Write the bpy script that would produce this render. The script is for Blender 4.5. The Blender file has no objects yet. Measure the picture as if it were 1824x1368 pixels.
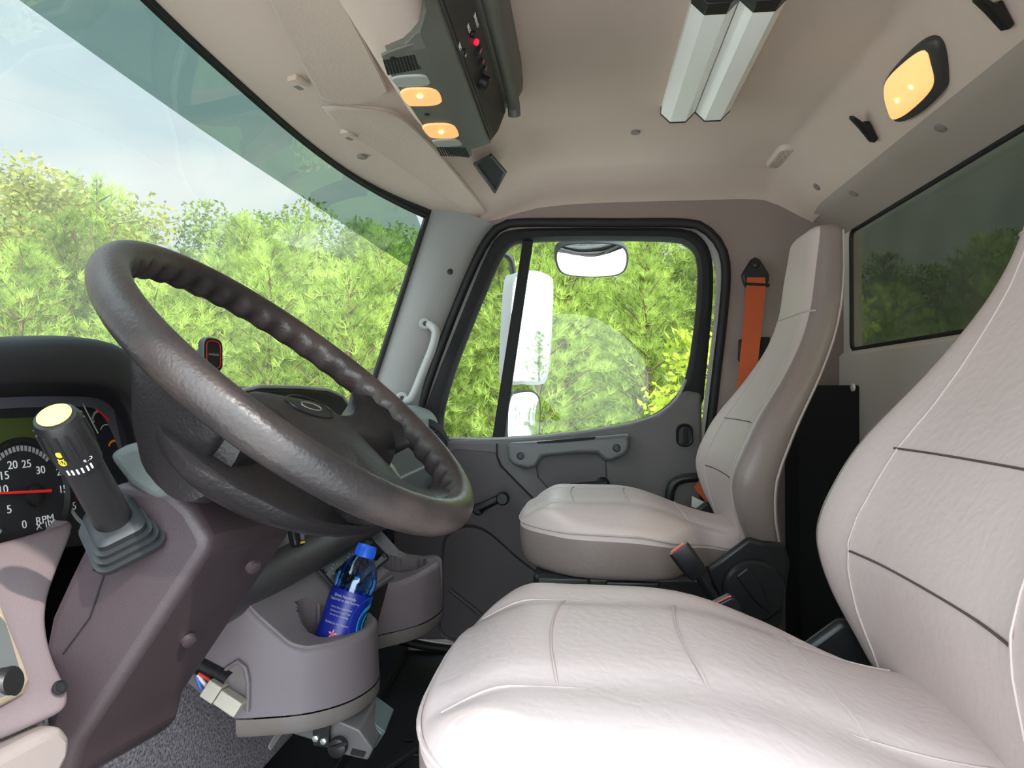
import bpy, math, random
import numpy as np
from mathutils import Matrix, Vector
S = bpy.context.scene
COL = S.collection
rng = np.random.default_rng(7); random.seed(7)

# ------------------------------------------------------------------ camera
F = 1240.; CX, CY = 912., 684.
YAW = math.radians(5.9); PIT = math.atan(16/F); C0 = np.array([0, 0, .75])
FW = np.array([-math.sin(YAW)*math.cos(PIT), math.cos(YAW)*math.cos(PIT), math.sin(PIT)])
RT = np.array([math.cos(YAW), math.sin(YAW), 0.]); UP = np.cross(RT, FW)
cd = bpy.data.cameras.new('camera'); cam = bpy.data.objects.new('camera', cd); COL.objects.link(cam)
cd.sensor_width = 36; cd.lens = F/1824*36; cd.clip_start = .02; cd.clip_end = 300
M = Matrix.Identity(4)
for i in range(3):
    M[i][0] = RT[i]; M[i][1] = UP[i]; M[i][2] = -FW[i]; M[i][3] = C0[i]
cam.matrix_world = M
S.camera = cam
# ------------------------------------------------------------------ exposure, sky, sun
S.view_settings.view_transform = 'Standard'; S.view_settings.look = 'None'
S.view_settings.gamma = 1; S.view_settings.exposure = 1.04; S.view_settings.use_curve_mapping = False
SUN_DIR = np.array([-1.12, 1.0, -1.15]); SUN_DIR /= np.linalg.norm(SUN_DIR)     # the way the light travels
sl = bpy.data.lights.new('sun', 'SUN'); sl.energy = 2.2; sl.angle = math.radians(.9); sl.color = (1, .93, .84)
sun = bpy.data.objects.new('sun', sl); COL.objects.link(sun); sun.location = (3, -4, 8)
sun.rotation_euler = Vector(SUN_DIR).to_track_quat('-Z', 'Y').to_euler()
W = bpy.data.worlds.new('sky'); S.world = W; W.use_nodes = True
nt = W.node_tree; nt.nodes.clear()
def nd(nt, t, **k):
    n = nt.nodes.new(t)
    for a, b in k.items():
        if a.startswith('i_'):
            n.inputs[a[2:].replace('_', ' ')].default_value = b
        else: setattr(n, a, b)
    return n
tc = nd(nt, 'ShaderNodeTexCoord'); sep = nd(nt, 'ShaderNodeSeparateXYZ'); nt.links.new(tc.outputs['Generated'], sep.inputs[0])
r1 = nd(nt, 'ShaderNodeValToRGB'); nt.links.new(sep.outputs['Z'], r1.inputs[0])
r1.color_ramp.elements[0].position = 0; r1.color_ramp.elements[0].color = (.80, .90, .93, 1)
r1.color_ramp.elements[1].position = .7; r1.color_ramp.elements[1].color = (.50, .72, .88, 1)
mp = nd(nt, 'ShaderNodeMapping'); mp.inputs['Scale'].default_value = (1, 1, 3.5); nt.links.new(tc.outputs['Generated'], mp.inputs[0])
nz = nd(nt, 'ShaderNodeTexNoise'); nz.inputs['Scale'].default_value = 2.6; nz.inputs['Detail'].default_value = 4; nt.links.new(mp.outputs[0], nz.inputs[0])
r2 = nd(nt, 'ShaderNodeValToRGB'); r2.color_ramp.elements[0].position = .42; r2.color_ramp.elements[1].position = .66; nt.links.new(nz.outputs[0], r2.inputs[0])
mx = nd(nt, 'ShaderNodeMix', data_type='RGBA'); nt.links.new(r2.outputs[0], mx.inputs[0]); nt.links.new(r1.outputs[0], mx.inputs[6]); mx.inputs[7].default_value = (.93, .97, .99, 1)
dt = nd(nt, 'ShaderNodeVectorMath', operation='DOT_PRODUCT'); nt.links.new(tc.outputs['Generated'], dt.inputs[0]); dt.inputs[1].default_value = (.45, -.59, .67)
mr = nd(nt, 'ShaderNodeMapRange'); mr.inputs[1].default_value = -.08; mr.inputs[2].default_value = 1; mr.inputs[3].default_value = .44; mr.inputs[4].default_value = 4.9  # sky gain rises behind the camera, added to fill the cab with light
nt.links.new(dt.outputs['Value'], mr.inputs[0])
bg = nd(nt, 'ShaderNodeBackground'); nt.links.new(mx.outputs[2], bg.inputs[0]); nt.links.new(mr.outputs[0], bg.inputs[1])
out = nd(nt, 'ShaderNodeOutputWorld'); nt.links.new(bg.outputs[0], out.inputs[0])

# ------------------------------------------------------------------ rays through the photograph's pixels (used to measure positions on real planes)
def ray(px, py): return FW + RT*(px-CX)/F - UP*(py-CY)/F
def PY(px, py, Y): d = ray(px, py); return C0 + d*(Y/d[1])
def PX(px, py, X): d = ray(px, py); return C0 + d*(X/d[0])
def PZ(px, py, Z): d = ray(px, py); return C0 + d*((Z-C0[2])/d[2])
def PN(px, py, p0, n):
    d = ray(px, py); return C0 + d*(np.dot(np.asarray(p0, float)-C0, n)/np.dot(d, n))
def A(*p): return np.array(p, float)
def unit(v): v = np.asarray(v, float); return v/np.linalg.norm(v)

# ------------------------------------------------------------------ materials
def lin(c): return tuple(((x/255)/12.92 if x/255 <= .04045 else ((x/255+.055)/1.055)**2.4) for x in c)
def mat(name, rgb, rough=.5, metal=0, bump=0, bscale=300, var=0, vscale=6, emit=None, es=1, spec=.5, kind='noise', rgb2=None, trans=0, coat=0, ior=1.45):
    m = bpy.data.materials.new(name); m.use_nodes = True; nt = m.node_tree
    b = nt.nodes['Principled BSDF']; c = lin(rgb) + (1,)
    b.inputs['Base Color'].default_value = c; b.inputs['Roughness'].default_value = rough; b.inputs['Metallic'].default_value = metal
    b.inputs['Specular IOR Level'].default_value = spec; b.inputs['IOR'].default_value = ior
    b.inputs['Transmission Weight'].default_value = trans; b.inputs['Coat Weight'].default_value = coat
    tc = nt.nodes.new('ShaderNodeTexCoord')
    if bump:
        if kind == 'leather':
            t = nt.nodes.new('ShaderNodeTexVoronoi'); t.feature = 'SMOOTH_F1'; o = t.outputs['Distance']; t.inputs['Scale'].default_value = bscale
            n2 = nt.nodes.new('ShaderNodeTexNoise'); n2.inputs['Scale'].default_value = bscale*.35; n2.inputs['Detail'].default_value = 5
            n2.inputs['Distortion'].default_value = 1.5
            nt.links.new(tc.outputs['Object'], n2.inputs[0])
            ad = nt.nodes.new('ShaderNodeMath'); ad.operation = 'MULTIPLY_ADD'; nt.links.new(n2.outputs[0], ad.inputs[0]); ad.inputs[1].default_value = 1.4
            nt.links.new(o, ad.inputs[2]); src = ad.outputs[0]
        else:
            t = nt.nodes.new('ShaderNodeTexNoise'); t.inputs['Scale'].default_value = bscale; t.inputs['Detail'].default_value = 3; src = t.outputs[0]
        nt.links.new(tc.outputs['Object'], t.inputs[0])
        bp = nt.nodes.new('ShaderNodeBump'); bp.inputs['Strength'].default_value = bump; bp.inputs['Distance'].default_value = .001
        nt.links.new(src, bp.inputs['Height']); nt.links.new(bp.outputs[0], b.inputs['Normal'])
    if var:
        n3 = nt.nodes.new('ShaderNodeTexNoise'); n3.inputs['Scale'].default_value = vscale; n3.inputs['Detail'].default_value = 5
        nt.links.new(tc.outputs['Object'], n3.inputs[0])
        rp = nt.nodes.new('ShaderNodeValToRGB'); rp.color_ramp.elements[0].position = .35; rp.color_ramp.elements[1].position = .68
        c2 = (lin(rgb2) + (1,)) if rgb2 else tuple(x*(1-var) for x in c[:3]) + (1,)
        rp.color_ramp.elements[0].color = c2; rp.color_ramp.elements[1].color = c
        nt.links.new(n3.outputs[0], rp.inputs[0]); nt.links.new(rp.outputs[0], b.inputs['Base Color'])
    if emit:
        b.inputs['Emission Color'].default_value = lin(emit) + (1,); b.inputs['Emission Strength'].default_value = es
    return m
def glass(name, tint, gloss=.06, haze=0, hazecol=(.9, .95, .9), rough=.0):
    m = bpy.data.materials.new(name); m.use_nodes = True; nt = m.node_tree; nt.nodes.clear()
    o = nt.nodes.new('ShaderNodeOutputMaterial'); t = nt.nodes.new('ShaderNodeBsdfTransparent'); t.inputs[0].default_value = tint + (1,)
    g = nt.nodes.new('ShaderNodeBsdfGlossy'); g.inputs['Roughness'].default_value = rough; g.inputs[0].default_value = (1, 1, 1, 1)
    lw = nt.nodes.new('ShaderNodeLayerWeight'); lw.inputs[0].default_value = .25
    mr = nt.nodes.new('ShaderNodeMapRange'); mr.inputs[3].default_value = gloss*.6; mr.inputs[4].default_value = min(1, gloss*6); nt.links.new(lw.outputs['Fresnel'], mr.inputs[0])
    a = nt.nodes.new('ShaderNodeMixShader'); nt.links.new(mr.outputs[0], a.inputs[0]); nt.links.new(t.outputs[0], a.inputs[1]); nt.links.new(g.outputs[0], a.inputs[2])
    last = a
    if haze:
        tr = nt.nodes.new('ShaderNodeBsdfTranslucent'); tr.inputs[0].default_value = hazecol + (1,)
        b = nt.nodes.new('ShaderNodeMixShader'); tcn = nt.nodes.new('ShaderNodeTexCoord'); n = nt.nodes.new('ShaderNodeTexNoise'); n.inputs['Scale'].default_value = 5; n.inputs['Detail'].default_value = 6
        nt.links.new(tcn.outputs['Object'], n.inputs[0]); m2 = nt.nodes.new('ShaderNodeMath'); m2.operation = 'MULTIPLY'; m2.inputs[1].default_value = haze*2; nt.links.new(n.outputs[0], m2.inputs[0])
        nt.links.new(m2.outputs[0], b.inputs[0]); nt.links.new(a.outputs[0], b.inputs[1]); nt.links.new(tr.outputs[0], b.inputs[2]); last = b
    nt.links.new(last.outputs[0], o.inputs[0]); return m

HEAD = mat('headliner_cloth', (204, 183, 169), .95, bump=.3, bscale=900, var=.05, vscale=3)
HEADV = mat('visor_vinyl', (200, 181, 166), .7, bump=.3, bscale=220, kind='leather')
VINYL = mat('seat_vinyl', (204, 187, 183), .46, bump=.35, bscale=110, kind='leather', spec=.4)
VINYLS = mat('seat_vinyl_darker', (136, 122, 117), .40, bump=.35, bscale=110, kind='leather', spec=.5)  # seat vinyl in a darker tone, used on side and back faces
SEAM = mat('seam_thread', (190, 175, 170), .7)
SEAMD = mat('seam_thread_dark', (84, 72, 72), .7)
LEATH = mat('wheel_leather', (31, 28, 29), .38, bump=.3, bscale=330, kind='leather')
LEATHW = mat('worn_rim_leather', (80, 69, 65), .36, bump=.28, bscale=330, kind='leather', var=1, vscale=7, rgb2=(42, 38, 38))
PADL = mat('pad_leather', (42, 39, 40), .42, bump=.28, bscale=330, kind='leather')
PLAS = mat('grey_plastic', (117, 107, 111), .5, bump=.25, bscale=700)
PLASL = mat('light_grey_plastic', (156, 155, 152), .5, bump=.2, bscale=700)
PLASD = mat('dark_grey_plastic', (92, 86, 88), .5, bump=.25, bscale=700)
DOORP = mat('door_plastic', (92, 88, 87), .5, bump=.2, bscale=600)
DOORD = mat('door_lower_plastic', (78, 72, 74), .55, bump=.2, bscale=600)
COLP = mat('column_plastic', (60, 50, 53), .45, bump=.3, bscale=600, var=.12, vscale=12)
KNEEP = mat('knee_panel_plastic', (128, 114, 117), .5, bump=.25, bscale=700)
HOODP = mat('hood_plastic', (20, 17, 22), .6, bump=.3, bscale=700)
BLACK = mat('black_plastic', (28, 27, 28), .4, bump=.1, bscale=500)
BLACKM = mat('black_matte', (20, 19, 21), .75)
RUBBER = mat('black_rubber', (24, 24, 24), .6)
BOOT = mat('boot_rubber', (36, 37, 38), .45)
CONS = mat('console_plastic', (98, 96, 90), .5, bump=.2, bscale=600)
CONSD = mat('console_bezel', (60, 56, 54), .5)
WHITEP = mat('white_painted_metal', (214, 208, 200), .4)
LENSW = mat('white_diffuser', (255, 253, 246), .35, bump=.15, bscale=900)
CHROME = mat('chrome', (220, 220, 220), .15, 1)
STEEL = mat('zinc_bolt', (200, 205, 200), .35, .8)
WHITE = mat('white_print', (225, 225, 222), .6)
GREYPR = mat('grey_print', (150, 148, 146), .6)
RED = mat('red_plastic', (190, 25, 25), .4)
REDN = mat('red_needle', (235, 40, 40), .5)
ORANGE = mat('orange_print', (225, 130, 30), .5)
YELLOW = mat('yellow_print', (235, 205, 60), .5)
CREAM = mat('cream_button', (226, 200, 112), .4)
LCD = mat('olive_display', (66, 76, 38), .35)
FACE = mat('gauge_face', (34, 33, 35), .55)
BELT = mat('orange_webbing', (186, 84, 46), .7, bump=.4, bscale=700)
FLOORM = mat('black_rubber_mat', (34, 34, 36), .6, bump=.4, bscale=260)
CARPET = mat('grey_carpet', (172, 164, 168), .95, bump=1, bscale=420, var=1, vscale=260, rgb2=(84, 79, 84))
WALLP = mat('b_pillar_trim', (140, 124, 118), .65, bump=.2, bscale=600)
WALLR = mat('rear_wall_trim', (214, 206, 196), .65, bump=.2, bscale=600)
CAPM = mat('screw_cap', (128, 120, 114), .6)
BULB = mat('lit_bulb', (255, 225, 150), .5, emit=(255, 200, 90), es=7)
AMBER = mat('lit_lens', (250, 196, 140), .35, emit=(255, 176, 100), es=.36, bump=.3, bscale=300)
AMBERD = mat('lit_dome_lens', (250, 205, 150), .3, emit=(255, 190, 110), es=.42, bump=.8, bscale=420)
CLEARB = mat('frosted_switch', (170, 172, 166), .25, bump=.5, bscale=260)
REDLED = mat('red_led', (255, 30, 60), .4, emit=(255, 20, 50), es=1)
BCAP = mat('blue_cap', (40, 96, 215), .35)
BLABEL = mat('blue_label', (22, 34, 130), .35)
BLABEL2 = mat('label_blue_band', (30, 90, 190), .35)
CYAN = mat('label_cyan', (40, 180, 215), .35)
PAPER = mat('paper_label', (200, 196, 190), .7)
CONN = mat('connector_nylon', (190, 182, 168), .5)
WB = mat('blue_wire', (60, 110, 200), .4); WW = mat('white_wire', (225, 222, 215), .4); WR = mat('red_wire', (200, 40, 35), .4)
MIRROR = mat('mirror_glass', (225, 230, 232), .02, 1)
GLB = glass('blue_bottle_plastic', (.34, .62, 1), .09)
WSG = glass('windshield_glass', (.97, 1, .98), .015, .045, (1, 1, .75))
WSB = glass('tinted_band_glass', (.30, .40, .33), .02, .01, (.6, .8, .7))
DWG = glass('door_glass', (.97, .99, .97), .018)
RWG = glass('tinted_rear_glass', (.24, .245, .20), .012, .01)
WATER = mat('blue_water', (20, 60, 190), .1, trans=.3)

# ------------------------------------------------------------------ mesh building
ORG = {}
def link(o, parent=None, label=None, cat=None, group=None, kind=None):
    COL.objects.link(o)
    if parent is not None: o.parent = parent
    for k, v in (('label', label), ('category', cat), ('group', group), ('kind', kind)):
        if v: o[k] = v
    return o
def root(name, label, cat, loc, group=None, kind=None):
    o = bpy.data.objects.new(name, None); o.location = tuple(float(x) for x in loc); o.empty_display_size = .05
    ORG[o.name] = np.array(loc, float); return link(o, None, label, cat, group, kind)
class MB:
    """collects shapes; build() links them as one mesh object"""
    def __init__(s): s.v = []; s.f = []; s.n = 0; s.mi = []; s.cur = 0
    def add(s, v, f):
        v = np.asarray(v, float).reshape(-1, 3); s.v.append(v); s.f += [tuple(i+s.n for i in q) for q in f]; s.mi += [s.cur]*len(f); s.n += len(v); return s
    def grid(s, P, cu=False, cv=False):
        P = np.asarray(P, float); a, b = P.shape[:2]; f = []
        for i in range(a if cu else a-1):
            for j in range(b if cv else b-1):
                f.append((i*b+j, ((i+1) % a)*b+j, ((i+1) % a)*b+(j+1) % b, i*b+(j+1) % b))
        return s.add(P, f)
    def loft(s, rings, cap=True):
        R = np.asarray(rings, float); a, b = R.shape[:2]; f = []
        for i in range(a-1):
            for j in range(b): f.append((i*b+j, i*b+(j+1) % b, (i+1)*b+(j+1) % b, (i+1)*b+j))
        if cap: f.append(tuple(range(b))[::-1]); f.append(tuple((a-1)*b+j for j in range(b)))
        return s.add(R, f)
    def prism(s, poly, off):
        P = np.asarray(poly, float); off = np.asarray(off, float); n = len(P)
        f = [tuple(range(n))[::-1], tuple(range(n, 2*n))] + [(i, (i+1) % n, n+(i+1) % n, n+i) for i in range(n)]
        return s.add(np.vstack([P, P+off]), f)
    def tube(s, pts, r, n=10, cap=True, flat=1):
        P = np.asarray(pts, float); m = len(P); r = np.broadcast_to(np.asarray(r, float), (m,)); T = np.gradient(P, axis=0)
        T /= np.linalg.norm(T, axis=1)[:, None]+1e-12; ref = A(0, 0, 1) if abs(T[0][2]) < .9 else A(1, 0, 0); rings = []; x = np.cross(ref, T[0])
        for i in range(m):
            x = x - T[i]*np.dot(x, T[i]); x /= np.linalg.norm(x); y = np.cross(T[i], x)
            a = np.linspace(0, 2*np.pi, n, endpoint=False)
            rings.append(P[i]+r[i]*(np.cos(a)[:, None]*x+flat*np.sin(a)[:, None]*y))
        return s.loft(rings, cap)
    def lathe(s, prof, o, ax, n=32, sx=1, ref=None):
        ax = unit(ax); ref = A(0, 0, 1) if ref is None and abs(ax[2]) < .9 else (A(1, 0, 0) if ref is None else unit(ref))
        x = unit(np.cross(ref, ax)); y = np.cross(ax, x); a = np.linspace(0, 2*np.pi, n, endpoint=False)
        return s.loft([np.asarray(o, float)+ax*h+rr*(sx*np.cos(a)[:, None]*x+np.sin(a)[:, None]*y) for rr, h in prof])
    def box(s, c, size, ax=None):
        c = np.asarray(c, float); ax = np.eye(3) if ax is None else np.asarray(ax, float); h = np.asarray(size, float)/2
        v = [c+ax[0]*h[0]*i+ax[1]*h[1]*j+ax[2]*h[2]*k for i in (-1, 1) for j in (-1, 1) for k in (-1, 1)]
        return s.add(v, [(0, 1, 3, 2), (4, 6, 7, 5), (0, 4, 5, 1), (2, 3, 7, 6), (0, 2, 6, 4), (1, 5, 7, 3)])
    def build(s, name, m, parent=None, bevel=0, seg=3, sub=0, smooth=True, **k):
        v = np.vstack(s.v); o0 = ORG.get(parent.name) if parent is not None else None
        loc = k.pop('loc', None)
        if o0 is not None: v = v - o0
        elif loc is not None: v = v - np.asarray(loc, float)
        me = bpy.data.meshes.new(name); me.from_pydata(v.tolist(), [], s.f)
        ms = m if isinstance(m, (list, tuple)) else [m]
        for q in ms: me.materials.append(q)
        me.polygons.foreach_set('material_index', s.mi); me.polygons.foreach_set('use_smooth', [smooth]*len(s.f))
        import bmesh
        bm = bmesh.new(); bm.from_mesh(me); bmesh.ops.recalc_face_normals(bm, faces=bm.faces); bm.to_mesh(me); bm.free(); me.update()
        o = bpy.data.objects.new(name, me); ORG[o.name] = o0 if o0 is not None else (np.zeros(3) if loc is None else np.asarray(loc, float))
        if o0 is None and loc is not None: o.location = tuple(float(x) for x in loc)
        link(o, parent, **k); ORG[o.name] = o0 if o0 is not None else (np.zeros(3) if loc is None else np.asarray(loc, float))
        if bevel:
            b = o.modifiers.new('b', 'BEVEL'); b.width = bevel; b.segments = seg; b.limit_method = 'ANGLE'; b.angle_limit = math.radians(32); b.harden_normals = False
        if sub:
            q = o.modifiers.new('s', 'SUBSURF'); q.levels = sub; q.render_levels = sub
        if smooth and not sub:
            try: me.shade_auto = True
            except Exception: pass
            me.set_sharp_from_angle(angle=math.radians(38))
        return o
def spline(P, n=60, closed=False):
    P = np.asarray(P, float); m = len(P)
    Q = P if closed else np.vstack([2*P[0]-P[1], P, 2*P[-1]-P[-2]]); out = []
    segs = m if closed else m-1
    for i in range(segs):
        p = [Q[(i-1+j) % m] for j in range(4)] if closed else [Q[i+j] for j in range(4)]
        for t in np.linspace(0, 1, 12, endpoint=False):
            out.append(.5*((2*p[1])+(-p[0]+p[2])*t+(2*p[0]-5*p[1]+4*p[2]-p[3])*t*t+(-p[0]+3*p[1]-3*p[2]+p[3])*t**3))
    if not closed: out.append(P[-1])
    out = np.array(out); L = np.vstack([out, out[:1]]) if closed else out
    d = np.r_[0, np.cumsum(np.linalg.norm(np.diff(L, axis=0), axis=1))]; s = np.linspace(0, d[-1], n, endpoint=not closed)
    return np.stack([np.interp(s, d, L[:, k]) for k in range(P.shape[1])], 1)
def pxY(pts, Y): return np.array([PY(x, y, Y) for x, y in pts])
def rrect(w, h, r, n=5):
    o = []
    for cx, cy, a0 in ((w/2-r, h/2-r, 0), (-w/2+r, h/2-r, 90), (-w/2+r, -h/2+r, 180), (w/2-r, -h/2+r, 270)):
        for a in np.linspace(a0, a0+90, n): o.append((cx+r*math.cos(math.radians(a)), cy+r*math.sin(math.radians(a))))
    return np.array(o)
def frame(x, y, o):
    """function mapping local (a, b, c) to the world with axes x, y, x cross y at o"""
    x = unit(x); y = np.asarray(y, float); y = unit(y-x*np.dot(x, y)); z = np.cross(x, y); o = np.asarray(o, float)
    f = lambda a, b, c=0.: o+x*a+y*b+z*c
    f.x, f.y, f.z, f.o = x, y, z, o
    return f
def plate(fr, w, h, r, d, c=(0, 0), z=0):
    return [fr(a+c[0], b+c[1], z) for a, b in rrect(w, h, r)], fr.z*d
def text(name, s, size, fr, m, parent, off=(0, 0), z=.0006, sx=1, align='CENTER', rot=0, ext=.0002):
    cu = bpy.data.curves.new(name, 'FONT'); cu.body = s; cu.size = size; cu.align_x = align; cu.align_y = 'CENTER'; cu.extrude = ext
    o = bpy.data.objects.new(name, cu); COL.objects.link(o); dg = bpy.context.evaluated_depsgraph_get(); dg.update()
    me = bpy.data.meshes.new_from_object(o.evaluated_get(dg)); bpy.data.objects.remove(o)
    V = np.zeros(len(me.vertices)*3); me.vertices.foreach_get('co', V); V = V.reshape(-1, 3)
    cr, sr = math.cos(rot), math.sin(rot); x = V[:, 0]*sx; y = V[:, 1]; X = x*cr-y*sr+off[0]; Y = x*sr+y*cr+off[1]
    P = fr.o+X[:, None]*fr.x+Y[:, None]*fr.y+(V[:, 2]+z)[:, None]*fr.z-ORG[parent.name]
    me.vertices.foreach_set('co', P.ravel()); me.materials.clear(); me.materials.append(m); me.update()
    o = bpy.data.objects.new(name, me); ORG[o.name] = ORG[parent.name]; link(o, parent); ORG[o.name] = ORG[parent.name]; return o
def sstep(a, b, x): t = np.clip((x-a)/(b-a), 0, 1); return t*t*(3-2*t)

#@@STRUCT
# ================================================================== THE CAB SHELL
YC = 1.10
def ws_top(Y): s = abs(Y-YC)/.80; return A(-.565+.13*s**3, Y, 1.262-.02*s**3)
def ws_bot(Y): s = abs(Y-YC)/.80; return A(-1.0+.385*s**2.2, Y, .70)
def ws(Y, t):
    a, b = ws_top(Y), ws_bot(Y); p = a+(b-a)*t; return p+A(-.03, 0, .015)*4*t*(1-t)*max(0, 1-((Y-YC)/.8)**2)
# side edge of the windshield: corner is rounded, so the useful half width changes with height
def ws_half(t): return .80-.05*max(0, (.10-t)/.10)**2
Yn = np.linspace(-1, 1, 49)
def wsgrid(t0f, t1f, m=14):
    G = []
    for k in range(m+1):
        row = []
        for s in Yn:
            t = t0f(s)+(t1f(s)-t0f(s))*k/m; row.append(ws(YC+s*ws_half(t), t))
        G.append(row)
    return G
band = lambda s: .137+.125*abs(s)**3.2
win1 = MB().grid(wsgrid(band, lambda s: 1.0)).build('window_1', WSG, kind='structure', label='large windshield glass facing the trees, dusty and clear below its dark band')
MB().grid(wsgrid(lambda s: 0.0, band, 5)).build('tinted_band', WSB, win1, label='dark green tinted band along the top of the windshield')
fr = MB(); fr.grid([[ws(YC+s*.80, t)+A(.001, 0, 0) for s in np.linspace(-1.06, 1.06, 60)] for t in (-.10, .014)])
edge = [ws(YC+.80, t) for t in np.linspace(0, 1, 20)]; fr.tube(edge, .008, 8)
fr.tube([ws(YC-.80, t) for t in np.linspace(0, 1, 20)], .008, 8)
fr.tube([ws(YC+s*.8, 0.0)+A(0, 0, .002) for s in Yn], .006, 8); fr.tube([ws(YC+s*.8, 1.0) for s in Yn], .009, 8)
fr.build('windshield_seal', RUBBER, win1)

# headliner
ZP = np.array([(-.565, 1.262), (-.44, 1.268), (-.33, 1.285), (-.25, 1.318), (-.17, 1.343), (-.05, 1.358), (.1, 1.362), (.44, 1.36), (.50, 1.353), (.545, 1.32), (.60, 1.262), (.632, 1.232)])
xs = np.concatenate([np.linspace(-.565, -.2, 16), np.linspace(-.17, .44, 14), np.linspace(.46, .632, 14)])
def headz(x): return float(np.interp(x, ZP[:, 0], ZP[:, 1]))
def head(x, Y):
    e = abs(Y-YC); f = np.clip((e-.76)/.165, 0, 1); g = math.sqrt(max(0, 1-f**2.2))
    z = 1.212+(headz(x)-1.212)*g
    xf = ws_top(YC+min(e, .80))[0]; xx = xf+(x+.565)*(.622-xf)/(.622+.565) if x < .2 else x
    w = np.clip((.2-x)/.6, 0, 1); xx = x+(xf+.565)*max(0, (.0-x)/.565)
    return A(xx, Y, z)
ys = np.concatenate([np.linspace(.175, .32, 10), np.linspace(.36, 1.84, 26), np.linspace(1.86, 2.025, 14)])
MB().grid([[head(x, y) for y in ys] for x in xs]).build('ceiling', HEAD, kind='structure', label='taupe cloth headliner of the cab')
hp_ = MB(); R = []
for y, k, o in ((.20, 1, 0), (.9, 1, 0), (1.30, 1, 0), (1.335, .75, .012), (1.37, .35, .03), (1.39, 0, .045)):
    R.append([A(-.22+(x+.22)*(1-.3*(1-k)), y, (1.31)+(z-1.31)*k) for x, z in ((-.345, 1.31), (-.318, 1.262), (-.295, 1.232), (-.27, 1.218), (-.235, 1.213), (-.205, 1.214), (-.188, 1.225), (-.182, 1.27), (-.182, 1.34))])
hp_.grid(R); hp_.build('trim_7', HEAD, kind='structure', label='taupe moulded hump of the headliner that carries the overhead console', sub=1)
rt = MB(); rt.box((.13, 1.1, 1.42), (1.30, 2.1, .03)); rt.build('trim_1', WHITEP, bevel=.01, kind='structure', label='white painted steel roof skin')

# rear wall: upper valance, strip beside the window, lower wall
wr = MB()
prof = [(.60, 1.275), (.622, 1.236), (.64, 1.225), (.675, 1.205), (.70, 1.192), (.712, 1.186)]
MB().grid([[A(x, y, z) for y in np.linspace(.16, 2.03, 30)] for x, z in prof]).build('trim_8', mat('valance_cloth', (160, 146, 136), .9, bump=.3, bscale=900), kind='structure', label='taupe cloth valance between the headliner and the rear window')
wr.grid([[A(x, y, z) for y in (.16, 2.03)] for x, z in ((.712, .862), (.70, .85), (.70, 0))])
for y0, y1 in ((.16, .26), (1.955, 2.03)): wr.grid([[A(.712, y0, 1.186), A(.712, y1, 1.186)], [A(.712, y0, .862), A(.712, y1, .862)]])
wr.build('wall_rear', WALLR, kind='structure', label='taupe trim of the rear cab wall below and above the rear window')
MB().prism([A(.735, .2, .83), A(.735, 2.0, .83), A(.735, 2.0, 1.22), A(.735, .2, 1.22)], (.003, 0, 0)).build('window_3', RWG, kind='structure', label='dark tinted rear window behind the seats')
sl_ = MB(); ring = spline([(.715, .27, .87), (.715, 1.1, .862), (.715, 1.94, .87), (.715, 1.95, 1.17), (.715, 1.1, 1.184), (.715, .27, 1.17)], 100, True)
ring = [A(.716, .262+a, .866+b) for a, b in (rrect(1.69, .318, .02)+A(1.69/2, .318/2))]
sl_.tube(np.vstack([ring, ring[:1]]), .006, 8); sl_.build('trim_2', RUBBER, kind='structure', label='black rubber seal around the tinted rear window')

# passenger side wall behind the door and around the door opening
DY = 2.0
opening = [(742, 760), (760, 690), (800, 580), (842, 478), (868, 428), (892, 404), (930, 397), (1100, 397), (1222, 398), (1258, 410), (1284, 440), (1293, 482), (1288, 560), (1272, 700), (1250, 900), (1248, 1135), (700, 1135), (715, 900)]
OP = pxY(spline(opening, 110, True), DY)
outer = np.array([[p[0], DY, p[2]] for p in OP]); ctr = A(0, DY, .6)
big = []
for p in OP:
    d = p-ctr; k = min((.76/abs(d[0])) if d[0] > 0 else (.62/abs(d[0]+1e-9)), ((1.30-.6)/d[2]) if d[2] > 0 else (.62/abs(d[2]+1e-9))); b_ = ctr+d*max(k, 1.0); b_[0] = max(b_[0], min(p[0], np.interp(b_[2], [.68, 1.2], [-.52, -.37]))); big.append(b_)
wl = MB(); wl.grid([OP+A(0, .09, 0), OP+A(0, .0, 0), big], cv=True)
wl.build('wall_right', WALLP, kind='structure', label='taupe trim of the passenger side wall beside the door')
tb = MB(); tb.tube(np.vstack([OP, OP[:1]])+A(0, -.002, 0), .013, 10); tb.build('trim_3', RUBBER, kind='structure', label='black rubber weatherstrip around the passenger door opening')
tb = MB(); tb.grid([OP*A(1, 0, 1)+A(0, 2.045, 0), (OP-ctr)*A(.955, 1, .965)+ctr+A(0, .05, 0)], cv=True); tb.build('trim_4', WHITEP, kind='structure', label='white painted door jamb seen between seal and window frame')
# driver side wall with the open doorway in front of the camera
dY = .14; DO = [(-.52, 0), (-.52, .72), (-.47, .98), (-.40, 1.14), (-.32, 1.20), (-.2, 1.205), (.04, 1.175), (.18, 1.10), (.26, 1.02), (.315, .955), (.345, .89), (.355, .80), (.355, .4), (.355, 0)]
dd = spline(DO, 90); inner = [A(x, dY, max(z, 0)) for x, z in dd]; c2 = A(-.05, dY, .4); outr = []
for p in inner:
    d = p-c2; k = min(.80/abs(d[0]+1e-9), (1.40-.4)/d[2] if d[2] > 0 else 9e9); outr.append(c2+d*max(k, 1.0))
wm = MB(); wm.grid([inner, outr]); wm.grid([[p+A(0, .045, 0) for p in inner], [p+A(0, .045, 0) for p in outr]]); wm.grid([inner, [p+A(0, .045, 0) for p in inner]])
wm.build('wall_left', WALLP, kind='structure', label='driver side wall around the open doorway')

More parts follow.
